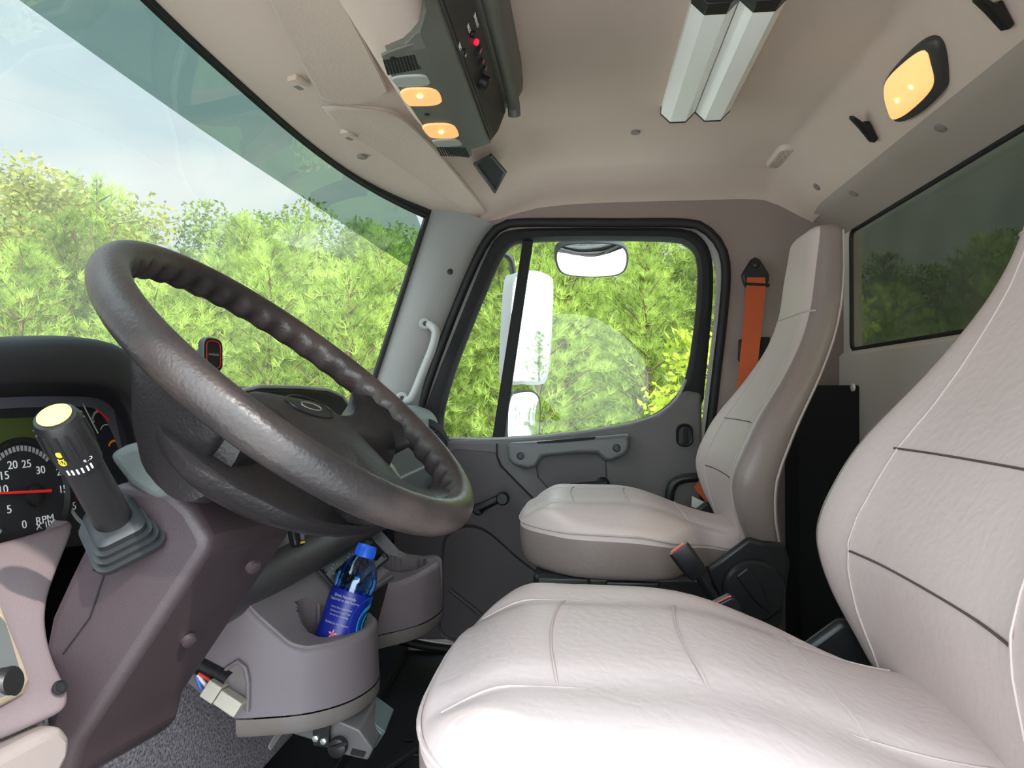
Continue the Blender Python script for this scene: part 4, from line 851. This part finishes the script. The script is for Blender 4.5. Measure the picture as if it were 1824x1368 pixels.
# ================================================================== PASSENGER DOOR
dr = root('door_1', '', None, (-.05, 2.0, .3), kind='structure'); dr['label'] = 'grey plastic passenger door with its black-framed window'
if 'category' in dr: del dr['category']
GL = [(789, 770), (791, 735), (803, 685), (826, 620), (860, 535), (884, 478), (902, 446), (925, 433), (1000, 428), (1100, 427), (1200, 430), (1228, 440), (1242, 465), (1243, 520), (1235, 600), (1222, 672), (1204, 706), (1170, 735), (1120, 752), (1040, 766), (940, 776), (870, 779), (805, 779)]
FR = [(752, 790), (757, 735), (778, 672), (806, 600), (838, 520), (866, 455), (888, 420), (922, 408), (1000, 406), (1100, 406), (1215, 408), (1252, 426), (1268, 462), (1270, 520), (1264, 600), (1255, 690), (1250, 720), (1215, 770), (1140, 800), (1040, 800), (940, 800), (870, 800), (790, 800)]
g1 = spline(pxY(GL, 2.015), 150, True); g2_ = spline(pxY(FR, 2.0), 150, True)
i0 = int(np.argmin(np.linalg.norm(g2_-g1[0], axis=1))); g2_ = np.roll(g2_, -i0, axis=0)
MB().grid([g1+A(0, .02, 0), g1, g1*.75+g2_*.25+A(0, -.012, 0), g1*.3+g2_*.7+A(0, -.010, 0), g2_, g2_+A(0, .05, 0)], cv=True).build('window_frame', BLACKM, dr)
gl = MB(); gl.prism(g1+A(0, .012, 0), (0, .003, 0)); gl.build('window_2', DWG, kind='structure', smooth=False, label='clear side glass of the passenger door')
dv = pxY([(940, 430), (906, 600), (884, 782)], 2.0); MB().prism([*pxY([(931, 428), (876, 784)], 2.005), *pxY([(897, 784), (949, 428)], 2.005)], (0, .022, 0)).build('vent_divider', BLACKM, dr, bevel=.003)
ln = spline(pxY([(800, 781), (870, 782), (940, 779), (1040, 768), (1120, 755), (1172, 738), (1206, 709), (1222, 676)], 1.99), 50); MB().tube(ln, .0045, 8).build('glass_wiper_strip', PLASL, dr)
pan = [(700, 1140), (700, 850), (770, 790), (810, 784), (885, 785), (940, 781), (1040, 770), (1120, 757), (1174, 740), (1208, 712), (1222, 696), (1250, 700), (1251, 760), (1247, 1140)]
MB().prism(pxY(pan, 1.972), (0, .05, 0)).build('door_panel', DOORP, dr, bevel=.010, seg=4)
MB().prism(pxY([(700, 1140), (700, 860), (812, 800), (884, 806), (890, 828), (962, 900), (1000, 945), (1000, 1140)], 1.966), (0, .03, 0)).build('lower_front_panel', DOORD, dr, bevel=.006)
MB().tube(pxY([(885, 790), (885, 812), (893, 830), (925, 863), (962, 900), (1000, 945)], 1.965), .0022, 6).build('panel_seam', BLACKM, dr)
pkt = spline(pxY([(786, 985), (795, 950), (830, 934), (868, 945), (920, 990), (1000, 1060), (1010, 1140), (800, 1140), (786, 1060)], 1.965), 70, True); pc = pkt.mean(0)
MB().grid([pkt+A(0, .006, 0), pkt+A(0, -.004, 0), pc+(pkt-pc)*.965+A(0, -.002, 0), pc+(pkt-pc)*.94+A(0, .004, 0)], cv=True).add(pc+(pkt-pc)*.94+A(0, .004, 0), [tuple(range(70))]).build('door_pocket', mat('pocket_plastic', (62, 56, 60), .5, bump=.2, bscale=600), dr)
MB().tube(pxY([(800, 1050), (850, 1090), (910, 1140)], 1.962), .006, 8).build('pocket_rib', DOORD, bpy.data.objects['door_pocket'])
# pull handle with recess
MB().prism(pxY([(950, 800), (1080, 796), (1084, 860), (1072, 884), (990, 890), (955, 850)], 1.969), (0, .03, 0)).build('handle_recess', mat('recess_plastic', (84, 80, 80), .5, bump=.2, bscale=600), dr, bevel=.008)
MB().prism(pxY([(903, 790), (1000, 784), (1122, 773), (1122, 800), (1112, 812), (1088, 823), (1076, 820), (1064, 808), (1030, 808), (966, 814), (955, 832), (940, 836), (914, 830), (904, 818)], 1.925), (0, .047, 0)).build('pull_handle', mat('pull_handle_plastic', (94, 94, 94), .4, bump=.2, bscale=600), dr, bevel=.010, seg=4)
MB().prism(pxY([(955, 787), (1045, 779), (1062, 778), (1058, 783), (1000, 788), (958, 790)], 1.9245), (0, .002, 0)).build('handle_slot', BLACKM, bpy.data.objects['pull_handle'])
for x, y in ((927, 812), (1098, 798)): MB().lathe([(.011, 0), (.0105, .002), (.008, .0025), (.0075, .0005), (0, .0005)], PY(x, y, 1.925), (0, -1, 0), 20).build('handle_screw', BLACK, bpy.data.objects['pull_handle'])
MB().prism(pxY([(990, 864), (1082, 856), (1084, 868), (1060, 874), (990, 877)], 1.945), (0, .016, 0)).build('latch_lever', BLACK, dr, bevel=.004)
llv = bpy.data.objects['latch_lever']
MB().lathe([(.020, 0), (.020, .004), (.014, .010), (.010, .012)], PY(1073, 862, 1.968), (0, -1, 0), 24).build('lever_pivot', BLACK, llv)
lb = MB(); f = frame((1, 0, 0), (0, 0, 1), PY(1219, 775, 1.968)); lb.loft([[f(a*s, b*s, z) for a, b in rrect(.046, .064, .021, 7)] for s, z in ((1, -.002), (1, .004), (.9, .007), (.72, .004), (.70, -.001))]); lb.build('lock_bezel', BLACK, dr)
MB().prism(*plate(f, .012, .040, .005, .009, c=(.003, 0), z=.001)).build('lock_rocker', BLACKM, bpy.data.objects['lock_bezel'], bevel=.002)
ck = MB(); ck.tube(pxY([(853, 905), (895, 886)], 1.930), [.013, .011], 12); ck.build('window_crank', BLACK, dr)
MB().lathe([(.017, 0), (.017, .012), (.012, .016)], PY(853, 906, 1.966), (0, -1, 0), 24).build('crank_boss', BLACK, dr)
MB().lathe([(.014, 0), (.018, .008), (.018, .028), (.014, .034)], PY(897, 886, 1.93), (0, -1, 0), 24).build('crank_knob', BLACK, bpy.data.objects['window_crank'])
MB().tube(spline(pxY([(1192, 905), (1193, 880), (1200, 862), (1216, 853), (1245, 850)], 1.90), 20), .013, 12).build('lower_grab_loop', BLACK, dr)
# ================================================================== A PILLAR with grab handle
Lp = spline([ws(YC+.805, t)+A(0, .0, 0) for t in np.linspace(-.06, 1.05, 12)], 30)
Rp = spline([PY(x, y, 2.0) for x, y in ((885, 402), (862, 428), (842, 470), (818, 525), (786, 605), (762, 680), (745, 755))], 30)
ap = MB(); ap.grid([Lp+A(-.012, .004, 0), Lp, Lp*.7+Rp*.3+A(.012, -.012, 0), Lp*.4+Rp*.6+A(.010, -.02, 0), Lp*.12+Rp*.88+A(.002, -.015, 0), Rp, Rp+A(.0, .03, 0)]); ap.build('trim_5', PLASL, sub=1, kind='structure', label='light grey trim of the passenger side windshield pillar')
# mirror-image pillar on the driver side
ap = MB(); k_ = A(1, -1, 1); m_ = A(0, 2.2, 0); lp_ = Lp*k_+m_; rp_ = Rp*k_+m_; ap.grid([lp_, lp_*.5+rp_*.5+A(.01, .02, 0), rp_]); ap.build('trim_6', PLASL, kind='structure', label='light grey trim of the driver side windshield pillar')
gh = root('pillar_grab_handle', 'light grey grab handle screwed to the windshield pillar', 'grab handle', PY(760, 640, 1.93))
MB().tube(spline([PY(757, 577, 1.93), PY(768, 580, 1.905), PY(776, 592, 1.89), PY(770, 620, 1.885), PY(752, 665, 1.885), PY(740, 695, 1.885), PY(730, 712, 1.89), PY(716, 712, 1.925)], 40), .0115, 14).build('grip', PLASL, gh)
for x, y, Y_ in ((757, 577, 1.915), (716, 709, 1.905)):
    MB().lathe([(.017, -.008), (.017, .006), (.014, .010)], PY(x, y, Y_), (.3, -1, 0), 22).build('mount_foot', PLASL, gh)
    MB().lathe([(.007, .0101), (.0068, .0112), (0, .0112)], PY(x, y, Y_), (.3, -1, 0), 16).build('handle_screw', BLACK, gh)
q = PY(802, 484, 1.912); MB().lathe([(.0085, -.002), (.008, .003), (.005, .004), (0, .003)], q, (.3, -1, 0), 18).build('pillar_screw', BLACK, loc=q, label='black screw in the light grey windshield pillar above the grab handle', cat='screw')
# ================================================================== SEAT BELT
sb = root('seat_belt', 'orange seat belt hanging from a black anchor on the far pillar', 'seat belt', PY(1345, 480, 1.99))
MB().prism(pxY([(1325, 500), (1322, 488), (1338, 462), (1346, 457), (1354, 462), (1370, 488), (1370, 500), (1362, 512), (1330, 512)], 1.965), (0, .022, 0)).build('belt_anchor', BLACK, sb, bevel=.004)
MB().lathe([(.009, 0), (.009, .004), (.006, .006)], PY(1347, 472, 1.965), (0, -1, 0), 18).build('anchor_bolt', BLACK, bpy.data.objects['belt_anchor'])
MB().tube([PY(1326, 506, 1.95), PY(1370, 508, 1.95)], .005, 8).build('anchor_bar', BLACK, sb)
s0 = [PY(1331, 494, 1.955), PY(1363, 494, 1.955)]; s1 = [PY(1329, 512, 1.945), PY(1364, 512, 1.945)]; s2 = [PY(1322, 600, 1.90), PY(1355, 600, 1.90)]; s3 = [PY(1313, 690, 1.86), PY(1346, 690, 1.86)]; s4 = [PY(1290, 800, 1.83), PY(1325, 800, 1.83)]; s5 = [PY(1236, 868, 1.86), PY(1262, 900, 1.86)]
MB().grid([s0, s1, s2, s3, s4, s5]).grid([[p+A(0, .0018, 0) for p in r] for r in (s0, s1, s2, s3, s4, s5)]).build('webbing', BELT, sb)
MB().prism(pxY([(1233, 884), (1262, 898), (1256, 912), (1232, 902)], 1.84), (0, .006, 0)).build('belt_tag', PAPER, sb)
MB().prism(pxY([(1317, 605), (1326, 602), (1330, 640), (1322, 650), (1316, 640)], 1.98), (0, .015, 0)).build('belt_guide', BLACK, sb, bevel=.002)
MB().prism(pxY([(1350, 600), (1372, 600), (1372, 655), (1352, 660)], 1.97), (0, .02, 0)).build('belt_retractor', BLACKM, sb, bevel=.003)
# buckles
def buckle(px0, px1, px2, Y_, label, face):
    a, b, c = PY(*px0, Y_), PY(*px1, Y_), PY(*px2, Y_+.02); t = root('belt_buckle', label, 'belt buckle', b, 'seat belt buckles'); ax_ = unit(a-b)
    f = frame(np.cross(ax_, A(0, 1, 0)), ax_, (a+b)/2); L_ = np.linalg.norm(a-b)
    MB().loft([[f(x*s, z*s, y) for x, z in rrect(.034, .022, .006)] for y, s in ()] or [[f.o+f.x*x*s+f.z*z*s+ax_*y for x, z in rrect(.038, .022, .006)] for y, s in ((-L_/2, .75), (-L_/2+.012, .95), (0, 1), (L_/2-.003, 1), (L_/2, .93))]).build('buckle_body', BLACK, t)
    MB().box(a+ax_*.0005, (.026, .012, .002), [f.x, f.z, ax_]).build('release_button', mat('coral_red_button', (225, 70, 60), .4), t)
    MB().tube(spline([b, b*.5+c*.5, c], 12), .008, 12).build('buckle_stalk', BLACK, t)
buckle((1208, 976), (1245, 1025), (1325, 1140), 1.20, 'black belt buckle with red slot standing beside the passenger cushion', 0)
q = PY(1300, 1100, .98); b2 = root('belt_buckle', 'lower black belt buckle half hidden behind the foreground cushion', 'belt buckle', q, 'seat belt buckles')
MB().prism(pxY([(1258, 1086), (1303, 1063), (1312, 1068), (1334, 1112), (1360, 1300), (1300, 1300)], .98), (0, .024, 0)).build('buckle_body', BLACK, b2, bevel=.003)
MB().tube(pxY([(1262, 1083), (1302, 1062.5)], .985), .0022, 8).build('release_button', mat('coral_red_button_edge', (225, 80, 66), .4), b2)
# ================================================================== REAR CORNER LOCKER
lk = root('storage_locker', 'black metal storage box in the rear corner behind the passenger seat', 'storage box', (.62, 1.9, 0))
MB().box((.625, 1.925, .385), (.15, .13, .77)).build('box_body', BLACKM, lk, bevel=.004)
MB().lathe([(.008, 0), (.008, .004), (.004, .006)], PX(1521, 690, .549), (-1, 0, 0), 16).build('corner_bolt', PAPER, lk)
MB().box((.58, 1.35, .02), (.24, 1.5, .04)).build('floor_step', BLACKM, kind='structure', label='black step along the rear wall')
# ================================================================== OUTSIDE MIRRORS
def mirror(name, label, px, Yc, tilt, nx=1.15):
    P = pxY(px, Yc); c = P.mean(0); Q = spline(P, 50, True)
    n = unit(A(nx, -1, tilt)); Q = np.array([PN(x, y, c, n) for x, y in spline(px, 50, True)]); return Q, c, n
mm = root('door_mirror', 'tall white-backed door mirror with a black arm outside the far window', 'door mirror', (-.15, 2.4, .8))
Q, c, n = mirror('', '', [(926, 486), (950, 482), (978, 492), (984, 510), (981, 600), (974, 670), (962, 685), (925, 684), (905, 680), (905, 600), (912, 500)], 2.40, .0)
Q2 = c+(Q-c)*.94
MB().loft([Q-n*.055+(c-Q)*.25, Q-n*.04, Q-n*.005, Q+n*.004, Q2+n*.004]).build('mirror_shell', PLASL, mm)
MB().add(Q2+n*.0045, [tuple(range(len(Q2)))]).build('mirror_glass', MIRROR, mm, smooth=False)
MB().tube(spline([PY(895, 452, 2.42), PY(912, 470, 2.44), PY(913, 560, 2.46), PY(900, 690, 2.46), PY(888, 800, 2.44), PY(880, 830, 2.3)], 40), .011, 10).build('mirror_arm', BLACK, mm)
MB().tube([PY(895, 452, 2.42), PY(870, 440, 2.12)], .011, 10).build('mirror_bracket', BLACK, mm)
Q, c, n = mirror('', '', [(918, 698), (945, 695), (960, 708), (962, 740), (957, 790), (935, 800), (905, 800), (902, 740), (908, 705)], 2.38, .05)
m2 = root('convex_mirror', 'small square convex mirror below the tall door mirror', 'convex mirror', c); Q2 = c+(Q-c)*.92
MB().loft([Q-n*.04+(c-Q)*.3, Q-n*.03, Q+n*.003, Q2+n*.003]).build('mirror_shell', BLACK, m2)
MB().loft([Q2+n*.0035, c+(Q2-c)*.6+n*.008, c+(Q2-c)*.2+n*.010, c+(Q2-c)*.02+n*.0102]).build('mirror_glass', MIRROR, m2)
Q, c, n = mirror('', '', [(990, 445), (1010, 434), (1055, 431), (1100, 434), (1117, 446), (1118, 470), (1104, 488), (1055, 493), (1005, 488), (990, 470)], 2.20, -1.25, .2)
m3 = root('look_down_mirror', 'wide oval look-down mirror hanging above the far window', 'look-down mirror', c); Q2 = c+(Q-c)*.94
MB().loft([Q-n*.03+(c-Q)*.3, Q-n*.02, Q+n*.003, Q2+n*.003]).build('mirror_shell', BLACK, m3)
MB().loft([Q2+n*.0035, c+(Q2-c)*.6+n*.008, c+(Q2-c)*.2+n*.010, c+(Q2-c)*.02+n*.0102]).build('mirror_glass', MIRROR, m3)
MB().prism(pxY([(1040, 425), (1074, 425), (1074, 442), (1040, 442)], 2.17), (0, .03, 0)).build('mirror_mount', PLASD, m3, bevel=.003)
MB().tube([PY(1057, 430, 2.19), PY(1057, 400, 2.17), A(PY(1057, 400, 2.17)[0], 2.13, 1.41)], .009, 8).build('mirror_arm', BLACK, m3)
# ================================================================== GROUND
GZ = -1.15
gm = bpy.data.materials.new('verge_and_gravel'); gm.use_nodes = True; nt = gm.node_tree; b = nt.nodes['Principled BSDF']; b.inputs['Roughness'].default_value = .95
tc = nt.nodes.new('ShaderNodeTexCoord'); sp_ = nt.nodes.new('ShaderNodeSeparateXYZ'); nt.links.new(tc.outputs['Object'], sp_.inputs[0])
n = nt.nodes.new('ShaderNodeTexNoise'); n.inputs['Scale'].default_value = 1.2; n.inputs['Detail'].default_value = 6; nt.links.new(tc.outputs['Object'], n.inputs[0])
ad = nt.nodes.new('ShaderNodeMath'); ad.operation = 'MULTIPLY_ADD'; ad.inputs[1].default_value = .9; nt.links.new(n.outputs[0], ad.inputs[0]); nt.links.new(sp_.outputs['Y'], ad.inputs[2])
rp_ = nt.nodes.new('ShaderNodeMapRange'); rp_.inputs[1].default_value = 4.3; rp_.inputs[2].default_value = 4.9; nt.links.new(ad.outputs[0], rp_.inputs[0])
n2_ = nt.nodes.new('ShaderNodeTexNoise'); n2_.inputs['Scale'].default_value = 30; n2_.inputs['Detail'].default_value = 6; nt.links.new(tc.outputs['Object'], n2_.inputs[0])
g1_ = nt.nodes.new('ShaderNodeMix'); g1_.data_type = 'RGBA'; nt.links.new(n2_.outputs[0], g1_.inputs[0]); g1_.inputs[6].default_value = lin((216, 209, 203))+(1,); g1_.inputs[7].default_value = lin((238, 232, 228))+(1,)
g2m = nt.nodes.new('ShaderNodeMix'); g2m.data_type = 'RGBA'; nt.links.new(n2_.outputs[0], g2m.inputs[0]); g2m.inputs[6].default_value = lin((44, 56, 24))+(1,); g2m.inputs[7].default_value = lin((100, 120, 50))+(1,)
g3m = nt.nodes.new('ShaderNodeMix'); g3m.data_type = 'RGBA'; nt.links.new(rp_.outputs[0], g3m.inputs[0]); nt.links.new(g1_.outputs[2], g3m.inputs[6]); nt.links.new(g2m.outputs[2], g3m.inputs[7]); nt.links.new(g3m.outputs[2], b.inputs['Base Color'])
MB().grid([[A(x, y, GZ) for x in np.linspace(-60, 60, 13)] for y in np.linspace(-30, 60, 11)]).build('ground', gm, kind='structure', label='pale gravel road and green verge around the truck')
# ================================================================== TREES
def leafmat(name, c1, c2, tr=.35):
    m = bpy.data.materials.new(name); m.use_nodes = True; nt = m.node_tree; nt.nodes.clear(); o = nt.nodes.new('ShaderNodeOutputMaterial')
    oi = nt.nodes.new('ShaderNodeTexCoord'); nn = nt.nodes.new('ShaderNodeTexNoise'); nn.inputs['Scale'].default_value = 2.2; nn.inputs['Detail'].default_value = 4; nt.links.new(oi.outputs['Object'], nn.inputs[0])
    rp = nt.nodes.new('ShaderNodeValToRGB'); rp.color_ramp.elements[0].position = .35; rp.color_ramp.elements[1].position = .65; rp.color_ramp.elements[0].color = lin(c1)+(1,); rp.color_ramp.elements[1].color = lin(c2)+(1,); nt.links.new(nn.outputs[0], rp.inputs[0])
    d = nt.nodes.new('ShaderNodeBsdfDiffuse'); t = nt.nodes.new('ShaderNodeBsdfTranslucent'); mx = nt.nodes.new('ShaderNodeMixShader'); mx.inputs[0].default_value = tr
    nt.links.new(rp.outputs[0], d.inputs[0]); nt.links.new(rp.outputs[0], t.inputs[0]); nt.links.new(d.outputs[0], mx.inputs[1]); nt.links.new(t.outputs[0], mx.inputs[2]); nt.links.new(mx.outputs[0], o.inputs[0]); return m
PINE = leafmat('pine_needles', (92, 112, 48), (176, 194, 98)); PINE2 = leafmat('pine_needles_deep', (64, 80, 38), (134, 150, 76)); OAK = leafmat('broad_leaves', (104, 110, 54), (152, 150, 84)); SAP = leafmat('sapling_leaves', (128, 146, 48), (190, 196, 84), .5)
BARK = mat('bark', (92, 72, 56), .9)
def rawmesh(name, V, Fa, m, k=3):
    me = bpy.data.meshes.new(name); n = len(V); me.vertices.add(n); me.vertices.foreach_set('co', V.ravel()); f = len(Fa); me.loops.add(f*k); me.loops.foreach_set('vertex_index', Fa.ravel()); me.polygons.add(f)
    me.polygons.foreach_set('loop_start', np.arange(0, f*k, k)); me.polygons.foreach_set('loop_total', np.full(f, k)); me.materials.append(m); me.update(); me.validate(); return me
def tufts(P, D, L, wd, nn, r):
    """needle tufts at P pointing along D"""
    n = len(P); d = D[:, None, :]+r.normal(size=(n, nn, 3))*.55; d /= np.linalg.norm(d, axis=2)[..., None]; l = L*(.7+.5*r.random((n, nn, 1)))
    s = np.cross(d, r.normal(size=(n, nn, 3))); s /= np.linalg.norm(s, axis=2)[..., None]; b = P[:, None, :]+0*d
    V = np.stack([b-s*wd, b+s*wd, b+d*l], 2).reshape(-1, 3); return V
def pine(seed, H, Rb, dens, m, nm):
    r = np.random.default_rng(seed); pts, dirs = [], []; br = MB(); br.tube([A(0, 0, 0), A(.03, 0, H*.5), A(0, .02, H*.97)], [.07, .045, .01], 8)
    z = .25
    while z < H-.15:
        k = (1-z/H); R = Rb*(k**.75)*(.85+.3*r.random())+.08; nb = 6 if k > .2 else 4; a0 = r.random()*6.28
        for i in range(nb):
            a = a0+6.283*i/nb+r.normal()*.15; up_ = .35+.5*(1-k); d = A(math.cos(a), math.sin(a), up_); e = A(0, 0, z)+d*R
            if k < .9: br.tube([A(0, 0, z), A(0, 0, z)+d*R*.5, e], [.014, .008, .003], 4)
            n = int(dens*(R*14+4)); t = r.random(n)**.6; p = A(0, 0, z)+d*R*t[:, None]; sp = (.30*R*np.sin(np.pi*t*.85))[:, None]*r.normal(size=(n, 3))*A(1, 1, .6); p = p+sp; pts.append(p); dirs.append(unit(d)*.6+A(0, 0, .7)+sp*1.2)
        z += .20+.16*k
    P = np.vstack(pts); D = np.vstack(dirs); D /= np.linalg.norm(D, axis=1)[:, None]; V = tufts(P, D, .17, .0045, 16, r)
    return rawmesh(nm, V, np.arange(len(V)).reshape(-1, 3), m), br
def broad(seed, H, Rb, nl, m, size, nm):
    r = np.random.default_rng(seed); br = MB(); br.tube([A(0, 0, 0), A(.05, .03, H*.4), A(-.03, 0, H*.85)], [.09, .06, .015], 8); C_ = []
    for i in range(26):
        a, z = r.random()*6.28, H*(.28+.68*r.random()); k = math.sin(math.pi*min(1, max(0, (z/H-.12)/.98)))**.6; R = Rb*k*(.35+.6*r.random()); c = A(math.cos(a)*R, math.sin(a)*R, z); C_.append(c); br.tube([A(0, 0, z*.75), c*A(.5, .5, 1)*.97, c], [.02, .012, .005], 4)
    C_ = np.array(C_); ci = r.integers(0, len(C_), nl); g = r.normal(size=(nl, 3)); g /= np.linalg.norm(g, axis=1)[:, None]; P = C_[ci]+g*(Rb*.36*r.random((nl, 1))**.4)*A(1, 1, .8)
    n = r.normal(size=(nl, 3))+A(0, -.3, .8); n /= np.linalg.norm(n, axis=1)[:, None]; s = np.cross(n, r.normal(size=(nl, 3))); s /= np.linalg.norm(s, axis=1)[:, None]; t = np.cross(n, s); z_ = size*(.7+.6*r.random((nl, 1)))
    V = np.stack([P-t*z_, P+s*z_*.5-t*z_*.1, P+t*z_, P-s*z_*.5+t*z_*.1], 1).reshape(-1, 3); return rawmesh(nm, V, np.arange(len(V)).reshape(-1, 4), m, 4), br
protos = {}
def proto(key, gen):
    me, br = gen; tm = br.build('trunk_'+key, BARK); protos[key] = (me, tm.data); bpy.data.objects.remove(tm)
proto('pineA', pine(1, 4.6, 1.35, 1.25, PINE, 'needles')); proto('pineB', pine(2, 4.2, 1.5, 1.25, PINE, 'needles')); proto('pineC', pine(3, 5.2, 1.45, 1.25, PINE2, 'needles'))
proto('broad', broad(4, 5.4, 1.7, 9000, OAK, .055, 'leaves')); proto('wood', broad(6, 7.0, 2.3, 12000, PINE2, .075, 'leaves')); proto('sapling', broad(5, 3.0, .75, 2400, SAP, .040, 'leaves'))
def tree(key, x, y, s, rot, name, label, group):
    me, tm = protos[key]; o = bpy.data.objects.new(name, None); o.location = (x, y, GZ); o.scale = (s, s, s); o.rotation_euler = (0, 0, rot); link(o, None, label, 'tree', group)
    f = bpy.data.objects.new('foliage', me); f.parent = o; COL.objects.link(f); t = bpy.data.objects.new('trunk', tm); t.parent = o; COL.objects.link(t)
r = np.random.default_rng(11)
def where(a, d): 
    z = 'ahead' if a < -12.5 else ('side' if a < 14 else 'rear'); return z
LB = {('pine', 'ahead'): ('young bright green pine in the stand seen through the windshield', 'pines ahead of the truck'), ('pine', 'side'): ('young green pine in the stand seen through the door window', 'pines beside the truck'), ('pine', 'rear'): ('dark green pine seen through the tinted rear window', 'pines behind the truck'),
      ('wood', 'ahead'): ('tall broadleaf tree standing behind the pines ahead of the windshield', 'taller trees ahead'), ('wood', 'side'): ('tall broadleaf tree behind the pines beyond the door window', 'taller trees beside'), ('wood', 'rear'): ('tall round-crowned tree against the sky beyond the rear window', 'taller trees behind')}
HT = {'pineA': 4.6, 'pineB': 4.2, 'pineC': 5.2, 'wood': 7.0, 'broad': 5.4}
def plant(key, ad_, d, f, kind, nm):
    a = math.radians(ad_); z = where(ad_, d); l, g = LB[(kind, z)]; k = {'ahead': .245, 'side': .26, 'rear': .19}[z]
    tree(key, d*math.sin(a), d*math.cos(a), (d*k*f+1.9)/HT[key], r.random()*6.28, nm, l, g)
for k, ad_ in enumerate(np.arange(-58, 52, 8.0)): plant(('pineA', 'pineB')[k % 2], ad_+r.normal()*1.2, 8.0+r.random()*1.2, .62+.25*r.random(), 'pine', 'young_pine')
for k, ad_ in enumerate(np.arange(-60, 54, 5.4)): plant(('pineB', 'pineC', 'pineA')[k % 3], ad_+r.normal()*1.2, 10.4+r.random()*1.8, .62+.38*r.random(), 'pine', 'young_pine')
for k, ad_ in enumerate(np.arange(-60, 54, 4.6)): plant(('pineC', 'pineA', 'pineB')[k % 3], ad_+r.normal()*1.0, 14+r.random()*2.5, .75+.33*r.random(), 'pine', 'young_pine')
for k, ad_ in enumerate(np.arange(-62, 56, 5.0)): plant('wood', ad_+r.normal()*1.0, 19+r.random()*3, .78+.22*r.random(), 'wood', 'broadleaf_tree')
for k, (x_, y_) in enumerate(((14, 9), (17, 10.5), (20, 9), (24, 11), (28, 9.5), (33, 8), (34, 5), (36, 2), (33, -1), (37, -4), (30, 6.5), (19, 13), (26, 14))): tree(('pineA', 'pineC')[k % 2], x_, y_, 1.0+.3*r.random(), k, 'young_pine', 'pine along the road behind the truck, seen only in the door mirror', 'roadside pines behind')
tree('broad', 12*math.sin(math.radians(-37)), 12*math.cos(math.radians(-37)), .95, 1, 'broadleaf_tree', 'yellow-olive round-crowned tree left of centre in the windshield, against the sky', None)
tree('sapling', .95, 4.9, .78, 1.2, 'leafy_sapling', 'yellow-green leafy sapling close outside the rear half of the door window', None)
tree('sapling', 1.55, 5.3, .86, 3.2, 'leafy_sapling', 'yellow-green leafy sapling standing just behind the one nearest the door window', None)
